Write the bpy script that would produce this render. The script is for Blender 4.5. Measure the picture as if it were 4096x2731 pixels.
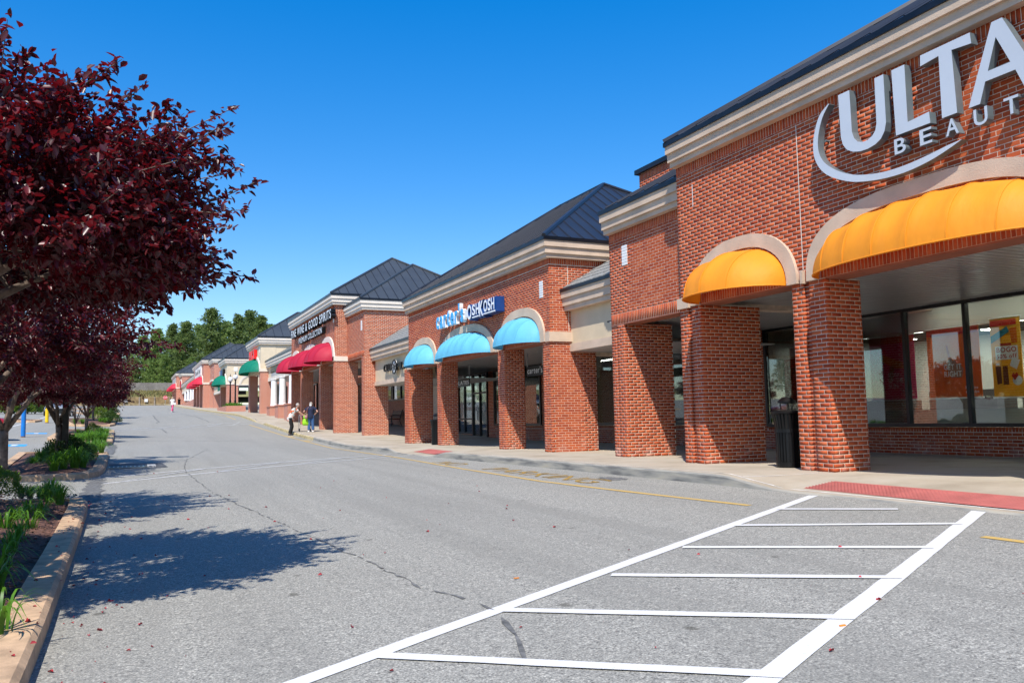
import bpy, bmesh, math, random
import numpy as np
from mathutils import Vector, Matrix
from mathutils.geometry import tessellate_polygon
rnd = random.Random(7)
for o in list(bpy.data.objects): bpy.data.objects.remove(o)
S = bpy.context.scene
COL = S.collection
R = math.radians
# ------------------------------------------------------------------ camera
EYE = Vector((0, 0, 0.93))
F_PX, W_PX = 3340.0, 4096.0
fw = Vector((0.41531767, 0.9050329, 0.09179697))
rt = Vector((0.90943933, -0.41539384, -0.01918508))
up = rt.cross(fw)
cd = bpy.data.cameras.new('camera'); cam = bpy.data.objects.new('camera', cd); COL.objects.link(cam)
cd.sensor_width = 36; cd.lens = F_PX / W_PX * 36; cd.clip_start = 0.05; cd.clip_end = 4000
m = Matrix((rt, up, -fw)).transposed().to_4x4(); m.translation = EYE
cam.matrix_world = m; S.camera = cam
# ------------------------------------------------------------------ sky, sun, exposure
SH = Vector((0.40, 0.60, -1.0)).normalized()          # direction sunlight travels
EL = math.asin(-SH.z); AZ = math.atan2(-SH.x, -SH.y)  # azimuth of the sun seen from the scene
wd = bpy.data.worlds.new('World'); S.world = wd; wd.use_nodes = True
nt = wd.node_tree; nt.nodes.clear()
sky = nt.nodes.new('ShaderNodeTexSky'); sky.sky_type = 'NISHITA'; sky.sun_disc = False
sky.sun_elevation = EL; sky.sun_rotation = AZ; sky.air_density = 1.0; sky.dust_density = 0.25; sky.ozone_density = 2.5
gm = nt.nodes.new('ShaderNodeGamma'); gm.inputs['Gamma'].default_value = 0.7
hs = nt.nodes.new('ShaderNodeHueSaturation'); hs.inputs['Saturation'].default_value = 1.82; hs.inputs['Value'].default_value = 1.72; hs.inputs['Hue'].default_value = 0.511
bg = nt.nodes.new('ShaderNodeBackground'); bg.inputs['Strength'].default_value = 0.15
wo = nt.nodes.new('ShaderNodeOutputWorld')
nt.links.new(sky.outputs[0], gm.inputs['Color']); nt.links.new(gm.outputs[0], hs.inputs['Color']); nt.links.new(hs.outputs[0], bg.inputs[0]); nt.links.new(bg.outputs[0], wo.inputs[0])
sl = bpy.data.lights.new('sun', 'SUN'); sl.energy = 5.0; sl.angle = R(0.53); sl.color = (1.0, 0.95, 0.87)
so = bpy.data.objects.new('sun', sl); COL.objects.link(so)
so.rotation_euler = SH.to_track_quat('-Z', 'Y').to_euler(); so.location = (-20, -30, 50)
S.view_settings.view_transform = 'Standard'; S.view_settings.look = 'None'
S.view_settings.exposure = 0.32; S.view_settings.gamma = 1.0; S.view_settings.use_curve_mapping = False
S.render.engine = 'CYCLES'
S.cycles.max_bounces = 6; S.cycles.transparent_max_bounces = 12
# ------------------------------------------------------------------ materials
def node(t, ty, **kw):
    n = t.nodes.new(ty)
    for k, v in kw.items():
        if k in n.inputs: n.inputs[k].default_value = v
        else: setattr(n, k, v)
    return n
def newmat(name):
    mt = bpy.data.materials.new(name); mt.use_nodes = True
    t = mt.node_tree; b = t.nodes['Principled BSDF']
    return mt, t, b
def pos(t, scale=(1, 1, 1)):
    g = t.nodes.new('ShaderNodeNewGeometry'); mp = t.nodes.new('ShaderNodeMapping'); mp.inputs['Scale'].default_value = scale
    t.links.new(g.outputs['Position'], mp.inputs['Vector']); return mp.outputs[0]
def noise(t, v, sc, det=4, rough=.55):
    n = node(t, 'ShaderNodeTexNoise', Scale=sc, Detail=det, Roughness=rough); t.links.new(v, n.inputs['Vector']); return n.outputs['Fac']
def ramp(t, f, stops):
    r = t.nodes.new('ShaderNodeValToRGB'); e = r.color_ramp.elements
    while len(e) < len(stops): e.new(0.5)
    for i, (p, c) in enumerate(stops): e[i].position = p; e[i].color = (c[0], c[1], c[2], 1)
    t.links.new(f, r.inputs[0]); return r.outputs[0]
def mix(t, fac, a, b, mode='MIX'):
    n = t.nodes.new('ShaderNodeMix'); n.data_type = 'RGBA'; n.blend_type = mode
    if isinstance(fac, (int, float)): n.inputs[0].default_value = fac
    else: t.links.new(fac, n.inputs[0])
    for i, x in ((6, a), (7, b)):
        if isinstance(x, tuple): n.inputs[i].default_value = (*x, 1) if len(x) == 3 else x
        else: t.links.new(x, n.inputs[i])
    return n.outputs[2]
def mathn(t, op, a, b=0.0):
    n = t.nodes.new('ShaderNodeMath'); n.operation = op
    for i, x in enumerate((a, b)):
        if isinstance(x, (int, float)): n.inputs[i].default_value = x
        else: t.links.new(x, n.inputs[i])
    return n.outputs[0]
def bump(t, b, h, st=.3, dist=.01):
    n = node(t, 'ShaderNodeBump', Strength=st, Distance=dist); t.links.new(h, n.inputs['Height']); t.links.new(n.outputs[0], b.inputs['Normal'])
def M(name, c, rough=.6, var=.12, sc=4.0, metal=0.0, bsc=None, bst=.25, spec=.5, c2=None, coat=0):
    mt, t, b = newmat(name)
    v = pos(t); f = noise(t, v, sc)
    c2 = c2 or tuple(x * (1 - 2 * var) for x in c)
    hi = tuple(min(1, x * (1 + var)) for x in c)
    t.links.new(ramp(t, f, [(.3, c2), (.7, hi)]), b.inputs['Base Color'])
    b.inputs['Roughness'].default_value = rough; b.inputs['Metallic'].default_value = metal
    b.inputs['Specular IOR Level'].default_value = spec
    if coat: b.inputs['Coat Weight'].default_value = coat
    if bsc: bump(t, b, noise(t, v, bsc, 3), bst)
    return mt
MT = {}
def brickmat():
    mt, t, b = newmat('red_brick')
    at = node(t, 'ShaderNodeAttribute', attribute_name='rnd'); oi = t.nodes.new('ShaderNodeObjectInfo')
    r = mathn(t, 'FRACT', mathn(t, 'ADD', at.outputs['Fac'], oi.outputs['Random']))
    c = ramp(t, r, [(0, (.33, .052, .016)), (.25, (.42, .076, .021)), (.6, (.475, .092, .025)), (.85, (.52, .11, .031)), (1, (.55, .14, .048))])
    v = pos(t); f = noise(t, v, 9, 5)
    c = mix(t, mathn(t, 'MULTIPLY', f, .4), c, (.30, .045, .019))
    c = mix(t, mathn(t, 'MULTIPLY', ramp(t, noise(t, v, 1.1, 4), [(.60, (0, 0, 0)), (.82, (1, 1, 1))]), .10), c, (.55, .4, .33))
    g_ = t.nodes.new('ShaderNodeNewGeometry'); sz_ = t.nodes.new('ShaderNodeSeparateXYZ'); t.links.new(g_.outputs['Position'], sz_.inputs[0]); mr_ = t.nodes.new('ShaderNodeMapRange'); mr_.inputs[1].default_value = .05; mr_.inputs[2].default_value = .5; mr_.inputs[3].default_value = 1; mr_.inputs[4].default_value = 0; t.links.new(sz_.outputs[2], mr_.inputs[0])
    salt = mathn(t, 'MULTIPLY', mr_.outputs[0], ramp(t, noise(t, v, 3.2, 5), [(.48, (0, 0, 0)), (.7, (1, 1, 1))])); c = mix(t, mathn(t, 'MULTIPLY', salt, .5), c, (.55, .42, .36))
    streak = ramp(t, noise(t, pos(t, (2.2, 2.2, .35)), 1.0, 5), [(.5, (0, 0, 0)), (.75, (1, 1, 1))]); c = mix(t, mathn(t, 'MULTIPLY', streak, .14), c, (.24, .05, .024))
    t.links.new(c, b.inputs['Base Color']); b.inputs['Roughness'].default_value = .8; b.inputs['Specular IOR Level'].default_value = .25
    bump(t, b, noise(t, v, 60, 3), .35, .004)
    return mt
MT['brick'] = brickmat()
MT['mortar'] = M('mortar', (.70, .56, .43), .9, .14, 6, bsc=80)
def farbrick():
    mt, t, b = newmat('brickwork_pattern')
    g = t.nodes.new('ShaderNodeNewGeometry'); s = t.nodes.new('ShaderNodeSeparateXYZ'); cmb = t.nodes.new('ShaderNodeCombineXYZ')
    t.links.new(g.outputs['Position'], s.inputs[0]); t.links.new(mathn(t, 'ADD', s.outputs[0], s.outputs[1]), cmb.inputs[0]); t.links.new(s.outputs[2], cmb.inputs[1])
    bt = node(t, 'ShaderNodeTexBrick', Scale=1.0); bt.inputs['Color1'].default_value = (.36, .06, .024, 1); bt.inputs['Color2'].default_value = (.44, .085, .033, 1)
    bt.inputs['Mortar'].default_value = (.72, .58, .46, 1); bt.inputs['Mortar Size'].default_value = .0085; bt.inputs['Brick Width'].default_value = .203; bt.inputs['Row Height'].default_value = .0677
    t.links.new(cmb.outputs[0], bt.inputs['Vector']); t.links.new(bt.outputs[0], b.inputs['Base Color']); b.inputs['Roughness'].default_value = .85
    return mt
MT['farbrick'] = farbrick()
MT['stone'] = M('cast_stone', (.60, .455, .335), .9, .08, 2, bsc=55, bst=.5)
MT['stucco'] = M('cream_stucco', (.67, .56, .40), .9, .05, 1.5, bsc=50, bst=.35)
MT['tan'] = M('tan_stucco', (.62, .50, .34), .9, .05, 1.5, bsc=50, bst=.35)
MT['trim'] = M('cream_trim', (.74, .66, .56), .85, .04, 2, bsc=60, bst=.2)
MT['fascia'] = M('dark_metal_edge', (.012, .014, .02), .35, .2, 2, metal=.3)
MT['roof'] = M('dark_standing_seam_metal', (.028, .031, .04), .36, .15, .7, metal=.35)
MT['roof2'] = M('charcoal_standing_seam_metal', (.06, .068, .075), .45, .1, .7, metal=.2)
MT['seam'] = M('roof_seam_metal', (.025, .028, .036), .4, .1, 2, metal=.3)
MT['shingle'] = M('grey_shingle', (.26, .255, .235), .95, .25, 12, bsc=60)
MT['soffit'] = M('white_soffit_metal', (.46, .44, .43), .28, .04, 1.2, spec=.5)
MT['black'] = M('black_metal', (.005, .005, .0055), .35, .2, 5, spec=.35)
MT['frame'] = M('black_window_frame', (.010, .010, .011), .35, .15, 5)
MT['white'] = M('white_paint', (.78, .78, .77), .55, .04, 3)
MT['whiteletter'] = M('white_acrylic', (.82, .83, .85), .35, .02, 3)
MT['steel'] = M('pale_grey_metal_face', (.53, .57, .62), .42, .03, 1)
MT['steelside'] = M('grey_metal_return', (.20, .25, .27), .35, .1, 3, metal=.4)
MT['signblue'] = M('bright_blue_acrylic', (.045, .40, .80), .35, .03, 2)
MT['navy'] = M('navy_blue_metal', (.008, .055, .22), .35, .1, 3)
MT['redsign'] = M('red_acrylic', (.75, .012, .012), .35, .05, 2)
MT['chrome'] = M('brushed_aluminium', (.6, .61, .63), .3, .05, 6, metal=.9)
MT['tyre'] = M('black_rubber', (.012, .012, .012), .8, .2, 8)
MT['grey'] = M('grey_plaster', (.42, .42, .41), .9, .05, 2)
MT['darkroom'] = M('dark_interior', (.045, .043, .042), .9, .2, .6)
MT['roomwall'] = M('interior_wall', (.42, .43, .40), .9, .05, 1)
MT['bark'] = M('grey_brown_bark', (.17, .125, .095), .95, .35, 9, bsc=30, bst=.8)
MT['darkbark'] = M('dark_bark', (.075, .055, .045), .95, .3, 4, bsc=14, bst=.8)
MT['kerb'] = M('tan_concrete_kerb', (.52, .345, .205), .9, .16, 7, bsc=70, bst=.4)
MT['wood'] = M('weathered_timber', (.30, .25, .20), .95, .2, 1.5, bsc=12, bst=.6)
MT['fence'] = M('grey_weathered_fence', (.24, .215, .19), .95, .16, .6, bsc=8)
MT['wall_timber'] = M('brown_timber_lagging', (.30, .21, .10), .95, .25, 1.2, bsc=6, bst=.6)
MT['bluepost'] = M('blue_bollard_paint', (.012, .20, .62), .4, .08, 5)
MT['yellowpost'] = M('yellow_bollard_paint', (.85, .55, .01), .4, .06, 5)
MT['stopred'] = M('stop_sign_red', (.62, .012, .02), .4, .04, 4)
MT['skin'] = M('skin', (.55, .30, .21), .5, .06, 12)
MT['glassball'] = M('frosted_globe', (.75, .76, .78), .25, .03, 4)
MT['carglass'] = M('dark_car_glass', (.012, .014, .017), .05, .1, 3, spec=.8)
def asphalt():
    mt, t, b = newmat('worn_grey_asphalt')
    v = pos(t)
    fine = noise(t, v, 70, 2, .75); mid = noise(t, v, 24, 3, .7)
    c = ramp(t, mathn(t, 'ADD', mathn(t, 'MULTIPLY', fine, .72), mathn(t, 'MULTIPLY', mid, .28)), [(.34, (.06, .06, .063)), (.44, (.23, .23, .232)), (.56, (.37, .368, .365)), (.68, (.72, .71, .69))])
    big = noise(t, pos(t, (1, .25, 1)), .5, 5)
    c = mix(t, mathn(t, 'MULTIPLY', ramp(t, big, [(.42, (0, 0, 0)), (.72, (1, 1, 1))]), .34), c, (.20, .20, .20))
    trk = noise(t, pos(t, (1.6, .05, 1)), 1.0, 4); c = mix(t, mathn(t, 'MULTIPLY', ramp(t, trk, [(.5, (0, 0, 0)), (.66, (1, 1, 1))]), .30), c, (.19, .19, .19))
    g = t.nodes.new('ShaderNodeNewGeometry'); sp = t.nodes.new('ShaderNodeSeparateXYZ'); t.links.new(g.outputs['Position'], sp.inputs[0])
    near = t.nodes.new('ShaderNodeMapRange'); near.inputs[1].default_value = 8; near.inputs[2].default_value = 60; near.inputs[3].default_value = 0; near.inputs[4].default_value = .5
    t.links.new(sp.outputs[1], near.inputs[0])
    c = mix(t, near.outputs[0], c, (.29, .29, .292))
    vo = node(t, 'ShaderNodeTexVoronoi', Scale=1.5); t.links.new(pos(t, (1, .8, 1)), vo.inputs['Vector'])
    spot = ramp(t, mathn(t, 'ADD', vo.outputs['Distance'], mathn(t, 'MULTIPLY', noise(t, v, 16), .1)), [(.10, (1, 1, 1)), (.13, (0, 0, 0))])
    c = mix(t, mathn(t, 'MULTIPLY', spot, .6), c, (.07, .068, .06))
    c = mix(t, 1.0, c, (.935, .905, .795), 'MULTIPLY')
    t.links.new(c, b.inputs['Base Color']); b.inputs['Roughness'].default_value = .92; b.inputs['Specular IOR Level'].default_value = .25
    bump(t, b, fine, .6, .012)
    return mt
MT['asphalt'] = asphalt()
def concrete():
    mt, t, b = newmat('tan_broom_concrete')
    v = pos(t); c = ramp(t, noise(t, v, .9, 6), [(.3, (.30, .25, .18)), (.5, (.40, .34, .255)), (.72, (.44, .39, .31))])
    c = mix(t, mathn(t, 'MULTIPLY', ramp(t, noise(t, pos(t, (2.5, .5, 1)), .8, 6), [(.5, (0, 0, 0)), (.7, (1, 1, 1))]), .35), c, (.33, .29, .23))
    c = mix(t, mathn(t, 'MULTIPLY', ramp(t, noise(t, v, 40, 2), [(.3, (1, 1, 1)), (.45, (0, 0, 0))]), .2), c, (.3, .27, .22))
    t.links.new(c, b.inputs['Base Color']); b.inputs['Roughness'].default_value = .85; bump(t, b, noise(t, v, 90, 3), .25, .004)
    return mt
MT['concrete'] = concrete()
def kerbdirty():
    mt, t, b = newmat('dirty_grey_kerb')
    v = pos(t); c = ramp(t, noise(t, pos(t, (2, .7, 6)), 1.6, 6), [(.33, (.13, .125, .115)), (.46, (.25, .24, .21)), (.62, (.36, .33, .27)), (.75, (.40, .35, .25))])
    t.links.new(c, b.inputs['Base Color']); b.inputs['Roughness'].default_value = .9; bump(t, b, noise(t, v, 60, 3), .4, .01)
    return mt
MT['kerbdirty'] = kerbdirty()
MT['kerbyellow'] = M('worn_yellow_kerb_paint', (.62, .48, .22), .85, .1, 5, c2=(.22, .18, .11), bsc=50)
def paint(name, c, wear):
    mt, t, b = newmat(name)
    v = pos(t); f = noise(t, v, 55, 4, .7); f2 = noise(t, v, 4, 4)
    k = ramp(t, mathn(t, 'ADD', f, mathn(t, 'MULTIPLY', mathn(t, 'ADD', f2, mathn(t, 'MULTIPLY', noise(t, pos(t, (6, .6, 1)), 2.0, 4), .8)), .3)), [(wear, (0, 0, 0)), (wear + .1, (1, 1, 1))])
    t.links.new(mix(t, k, (.30, .295, .285), c), b.inputs['Base Color']); b.inputs['Roughness'].default_value = .75
    bump(t, b, f, .3, .006)
    return mt
MT['pwhite'] = paint('white_road_paint', (.62, .615, .60), .52)
MT['pwhite2'] = paint('faded_white_road_paint', (.52, .52, .51), .62)
MT['pyellow'] = paint('yellow_road_paint', (.52, .34, .09), .60)
MT['pyellow2'] = paint('faded_yellow_road_paint', (.60, .40, .10), .60)
MT['pblue'] = paint('blue_road_paint', (.05, .33, .68), .4)
MT['tar'] = M('tar_crack_filler', (.15, .148, .14), .9, .3, 14)
MT['tactile'] = M('brick_red_tactile_panel', (.42, .115, .095), .8, .1, 3, bsc=40)
MT['seal'] = M('pale_joint_sealant', (.72, .70, .66), .8, .08, 4)
MT['mulch'] = M('brown_mulch', (.13, .062, .042), .98, .5, 30, bsc=45, bst=1.0, c2=(.04, .018, .013))
MT['chip'] = M('bark_chip', (.17, .085, .058), .95, .4, 15, c2=(.06, .028, .02))
MT['grassbank'] = M('dry_grass_bank', (.26, .22, .09), .98, .2, .35, c2=(.10, .13, .03), bsc=3, bst=.8)
MT['petal'] = M('fallen_red_leaf', (.42, .02, .03), .6, .3, 20)
MT['orange_bit'] = M('orange_scrap', (.8, .25, .02), .7, .1, 20)
def fabric(name, c, tr, trans=.25):
    mt, t, b = newmat(name)
    v = pos(t); f = noise(t, v, 1.8, 4)
    col = ramp(t, f, [(.3, tuple(x * .86 for x in c)), (.7, c)])
    t.links.new(col, b.inputs['Base Color']); b.inputs['Roughness'].default_value = .62; b.inputs['Specular IOR Level'].default_value = .35
    bump(t, b, mathn(t, 'ADD', noise(t, v, 5, 4), mathn(t, 'MULTIPLY', noise(t, pos(t, (3, 9, 3)), 1.6, 3), 1.5)), .14, .03)
    dirt = ramp(t, noise(t, pos(t, (1.5, 5, 1.2)), 1.0, 5), [(.52, (0, 0, 0)), (.74, (1, 1, 1))]); col2 = mix(t, mathn(t, 'MULTIPLY', dirt, .10), col, tuple(.55 * x + .05 for x in c)); t.links.new(col2, b.inputs['Base Color'])
    tl = t.nodes.new('ShaderNodeBsdfTranslucent'); tl.inputs[0].default_value = (*tr, 1)
    mx = t.nodes.new('ShaderNodeMixShader'); mx.inputs[0].default_value = trans
    o = t.nodes['Material Output']; t.links.new(b.outputs[0], mx.inputs[1]); t.links.new(tl.outputs[0], mx.inputs[2]); t.links.new(mx.outputs[0], o.inputs[0])
    return mt
MT['orange'] = fabric('orange_awning_canvas', (.97, .345, .018), (.9, .25, .01), .22)
MT['skyblue'] = fabric('sky_blue_awning_canvas', (.17, .58, .80), (.1, .5, .75), .22)
MT['crimson'] = fabric('crimson_awning_canvas', (.46, .014, .045), (.5, .01, .03), .12)
MT['brightred'] = fabric('bright_red_awning_canvas', (.66, .03, .06), (.6, .02, .04), .12)
MT['green'] = fabric('green_awning_canvas', (.004, .20, .12), (.01, .2, .1), .12)
def leafmat(name, stops, tr, k, rough=.4, spec=.5):
    mt, t, b = newmat(name)
    at = node(t, 'ShaderNodeAttribute', attribute_name='rnd')
    c = ramp(t, at.outputs['Fac'], stops); t.links.new(c, b.inputs['Base Color'])
    b.inputs['Roughness'].default_value = rough; b.inputs['Specular IOR Level'].default_value = spec
    tl = t.nodes.new('ShaderNodeBsdfTranslucent'); tl.inputs[0].default_value = (*tr, 1)
    mx = t.nodes.new('ShaderNodeMixShader'); mx.inputs[0].default_value = k
    o = t.nodes['Material Output']; t.links.new(b.outputs[0], mx.inputs[1]); t.links.new(tl.outputs[0], mx.inputs[2]); t.links.new(mx.outputs[0], o.inputs[0])
    return mt
MT['plumleaf'] = leafmat('purple_plum_leaf', [(0, (.030, .007, .010)), (.6, (.055, .010, .014)), (.93, (.09, .014, .02)), (1, (.17, .03, .035))], (.28, .007, .013), .28, .36, .5)
MT['pine1'] = leafmat('pine_needles', [(0, (.065, .10, .032)), (.6, (.125, .18, .055)), (1, (.19, .25, .085))], (.27, .37, .11), .38, .6, .25)
MT['pine2'] = leafmat('bright_leaves', [(0, (.085, .14, .038)), (.6, (.155, .235, .06)), (1, (.235, .31, .10))], (.33, .45, .12), .4, .6, .25)
MT['lily'] = leafmat('daylily_blades', [(0, (.035, .11, .010)), (.6, (.09, .22, .018)), (1, (.16, .32, .03))], (.2, .42, .03), .35, .42, .4)
MT['shrub'] = leafmat('green_shrub_leaf', [(0, (.04, .085, .010)), (.6, (.11, .19, .018)), (1, (.21, .28, .03))], (.25, .36, .03), .35, .45, .4)
MT['shrubdark'] = leafmat('dark_shrub_leaf', [(0, (.015, .04, .008)), (.6, (.04, .085, .012)), (1, (.08, .13, .02))], (.1, .2, .02), .3, .45, .4)
def glassmat():
    mt, t, b = newmat('window_glass'); t.nodes.remove(b)
    fr = node(t, 'ShaderNodeFresnel', IOR=1.55)
    tp = t.nodes.new('ShaderNodeBsdfTransparent'); tp.inputs[0].default_value = (.80, .85, .83, 1)
    gl = t.nodes.new('ShaderNodeBsdfGlossy'); gl.inputs['Roughness'].default_value = .0; gl.inputs[0].default_value = (.95, .97, 1, 1)
    mx = t.nodes.new('ShaderNodeMixShader'); o = t.nodes['Material Output']
    t.links.new(mathn(t, 'ADD', mathn(t, 'MULTIPLY', fr.outputs[0], .9), .015), mx.inputs[0]); t.links.new(tp.outputs[0], mx.inputs[1]); t.links.new(gl.outputs[0], mx.inputs[2]); t.links.new(mx.outputs[0], o.inputs[0])
    return mt
MT['glass'] = glassmat()
def emis(name, c, s):
    mt, t, b = newmat(name); b.inputs['Base Color'].default_value = (*c, 1); b.inputs['Emission Color'].default_value = (*c, 1); b.inputs['Emission Strength'].default_value = s
    return mt
MT['lamp'] = emis('ceiling_panel_and_fill_light', (1, .93, .82), 20)  # ceiling panels, and the added strips that brighten the banners
def shirtmat():
    mt, t, b = newmat('floral_shirt_cloth')
    tc = t.nodes.new('ShaderNodeTexCoord'); vo = node(t, 'ShaderNodeTexVoronoi', Scale=13.0); t.links.new(tc.outputs['Object'], vo.inputs['Vector'])
    sp = t.nodes.new('ShaderNodeSeparateColor'); t.links.new(vo.outputs['Color'], sp.inputs[0])
    c = ramp(t, sp.outputs[0], [(.0, (.62, .6, .54)), (.28, (.62, .10, .025)), (.52, (.10, .13, .11)), (.72, (.6, .58, .52))])
    c.node.color_ramp.interpolation = 'CONSTANT'; t.links.new(c, b.inputs['Base Color']); b.inputs['Roughness'].default_value = .85
    return mt
MT['shirt'] = shirtmat()
MT['darkcloth'] = M('black_cloth', (.012, .011, .012), .9, .2, 15)
MT['navycloth'] = M('navy_cloth', (.012, .018, .05), .9, .15, 15)
MT['denim'] = M('blue_denim', (.045, .12, .28), .9, .2, 20)
MT['pinkcloth'] = M('pink_cloth', (.72, .10, .22), .85, .1, 15)
MT['palecloth'] = M('pale_cloth', (.75, .72, .68), .85, .1, 15)
MT['greyhair'] = M('grey_hair', (.42, .38, .33), .7, .2, 40)
MT['blondhair'] = M('light_brown_hair', (.42, .30, .2), .7, .2, 40)
MT['limebag'] = M('lime_green_bag', (.34, .72, .02), .55, .1, 9)
MT['pinkbag'] = M('dusty_pink_bag', (.42, .2, .2), .7, .1, 9)
# ------------------------------------------------------------------ mesh helpers
WLOC = {}
class MB:
    def __init__(s): s.v = []; s.f = []; s.mi = []
    def add(s, vs, fs, mi=0):
        k = len(s.v); s.v.extend(vs); s.f.extend([tuple(i + k for i in f) for f in fs]); s.mi.extend([mi] * len(fs))
    def box(s, x0, x1, y0, y1, z0, z1, mi=0):
        s.add([(x0, y0, z0), (x1, y0, z0), (x1, y1, z0), (x0, y1, z0), (x0, y0, z1), (x1, y0, z1), (x1, y1, z1), (x0, y1, z1)],
              [(0, 3, 2, 1), (4, 5, 6, 7), (0, 1, 5, 4), (1, 2, 6, 5), (2, 3, 7, 6), (3, 0, 4, 7)], mi); return s
    def obox(s, c, ax, ay, az, mi=0):
        c, ax, ay, az = map(Vector, (c, ax, ay, az))
        vs = [tuple(c + i * ax + j * ay + k * az) for k in (-1, 1) for i, j in ((-1, -1), (1, -1), (1, 1), (-1, 1))]
        s.add(vs, [(0, 3, 2, 1), (4, 5, 6, 7), (0, 1, 5, 4), (1, 2, 6, 5), (2, 3, 7, 6), (3, 0, 4, 7)], mi); return s
    def prism(s, poly, vec, mi=0, mis=None):
        vec = Vector(vec); n = len(poly); P = [Vector(p) for p in poly]
        tri = tessellate_polygon([P]); a = [tuple(p) for p in P]; b = [tuple(p + vec) for p in P]
        fs = [tuple(t) for t in tri]; s.add(a + b, [tuple(reversed(f)) for f in fs] + [tuple(i + n for i in f) for f in fs], mi)
        k = len(s.v) - 2 * n
        for i in range(n):
            j = (i + 1) % n; s.f.append((k + i, k + j, k + n + j, k + n + i)); s.mi.append(mi if mis is None else mis)
        return s
    def tube(s, pts, r, n=8, mi=0, cap=True):
        pts = [Vector(p) for p in pts]; rs = r if isinstance(r, (list, tuple)) else [r] * len(pts)
        k0 = len(s.v); up0 = None
        for i, p in enumerate(pts):
            d = (pts[min(i + 1, len(pts) - 1)] - pts[max(i - 1, 0)])
            if d.length < 1e-9: d = Vector((0, 0, 1))
            d.normalize()
            a = up0 if up0 is not None else (Vector((1, 0, 0)) if abs(d.x) < .9 else Vector((0, 1, 0)))
            a = (a - d * a.dot(d)); a = a.normalized() if a.length > 1e-6 else d.orthogonal().normalized()
            up0 = a; b = d.cross(a)
            for j in range(n):
                t = 2 * math.pi * j / n; s.v.append(tuple(p + (a * math.cos(t) + b * math.sin(t)) * rs[i]))
        for i in range(len(pts) - 1):
            for j in range(n):
                q = (j + 1) % n; s.f.append((k0 + i * n + j, k0 + i * n + q, k0 + (i + 1) * n + q, k0 + (i + 1) * n + j)); s.mi.append(mi)
        if cap:
            s.f.append(tuple(k0 + j for j in reversed(range(n)))); s.mi.append(mi)
            e = k0 + (len(pts) - 1) * n; s.f.append(tuple(e + j for j in range(n))); s.mi.append(mi)
        return s
    def lathe(s, c, prof, n=20, mi=0):
        k0 = len(s.v); c = Vector(c)
        for r, z in prof:
            for j in range(n):
                t = 2 * math.pi * j / n; s.v.append((c.x + r * math.cos(t), c.y + r * math.sin(t), c.z + z))
        for i in range(len(prof) - 1):
            for j in range(n):
                q = (j + 1) % n; s.f.append((k0 + i * n + j, k0 + i * n + q, k0 + (i + 1) * n + q, k0 + (i + 1) * n + j)); s.mi.append(mi)
        s.f.append(tuple(k0 + j for j in reversed(range(n)))); s.mi.append(mi)
        e = k0 + (len(prof) - 1) * n; s.f.append(tuple(e + j for j in range(n))); s.mi.append(mi)
        return s
    def ball(s, c, rx, ry, rz, nu=12, nv=8, mi=0):
        c = Vector(c); k0 = len(s.v)
        for i in range(nv + 1):
            a = math.pi * i / nv
            for j in range(nu):
                t = 2 * math.pi * j / nu; s.v.append((c.x + rx * math.sin(a) * math.cos(t), c.y + ry * math.sin(a) * math.sin(t), c.z - rz * math.cos(a)))
        for i in range(nv):
            for j in range(nu):
                q = (j + 1) % nu; s.f.append((k0 + i * nu + j, k0 + i * nu + q, k0 + (i + 1) * nu + q, k0 + (i + 1) * nu + j)); s.mi.append(mi)
        return s
    def mesh(s, name, mats, smooth=False):
        me = bpy.data.meshes.new(name); me.from_pydata(s.v, [], s.f)
        for mt in (mats if isinstance(mats, (list, tuple)) else [mats]): me.materials.append(MT[mt] if isinstance(mt, str) else mt)
        if any(s.mi): me.polygons.foreach_set('material_index', s.mi)
        if smooth: me.polygons.foreach_set('use_smooth', [True] * len(me.polygons))
        me.update(); return me
    def build(s, name, mats, parent=None, smooth=False, local=False):
        return link(name, s.mesh(name, mats, smooth), parent, local)
def link(name, me, parent=None, local=False):
    o = bpy.data.objects.new(name, me); COL.objects.link(o)
    if parent is not None:
        o.parent = parent
        if not local: o.matrix_parent_inverse = Matrix.Translation(-WLOC.get(parent.name, Vector()))
        WLOC[o.name] = Vector() if not local else WLOC.get(parent.name, Vector())
    else: WLOC[o.name] = Vector()
    return o
def tag(o, label=None, cat=None, group=None, kind=None):
    for k, v in (('label', label), ('category', cat), ('group', group), ('kind', kind)):
        if v: o[k] = v
    return o
def thing(name, label, cat, loc=(0, 0, 0), group=None):
    o = bpy.data.objects.new(name, None); COL.objects.link(o); o.location = loc; o.empty_display_size = .2; WLOC[o.name] = Vector(loc)
    return tag(o, label, cat, group)
def copytree(o, parent=None):
    c = o.copy(); COL.objects.link(c); c.parent = parent
    for ch in list(o.children): copytree(ch, c)
    return c
def npmesh(name, V, Fq, mat, rndv=None, smooth=False):
    me = bpy.data.meshes.new(name); nv = len(V); nf, k = Fq.shape
    me.vertices.add(nv); me.vertices.foreach_set('co', np.ascontiguousarray(V, dtype=np.float32).ravel())
    me.loops.add(nf * k); me.loops.foreach_set('vertex_index', Fq.astype(np.int32).ravel())
    me.polygons.add(nf); me.polygons.foreach_set('loop_start', np.arange(0, nf * k, k, dtype=np.int32)); 
    me.materials.append(MT[mat]); me.update(calc_edges=True)
    if rndv is not None:
        a = me.attributes.new('rnd', 'FLOAT', 'FACE'); a.data.foreach_set('value', rndv.astype(np.float32))
    if smooth: me.polygons.foreach_set('use_smooth', [True] * nf)
    me.validate(); return me
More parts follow.
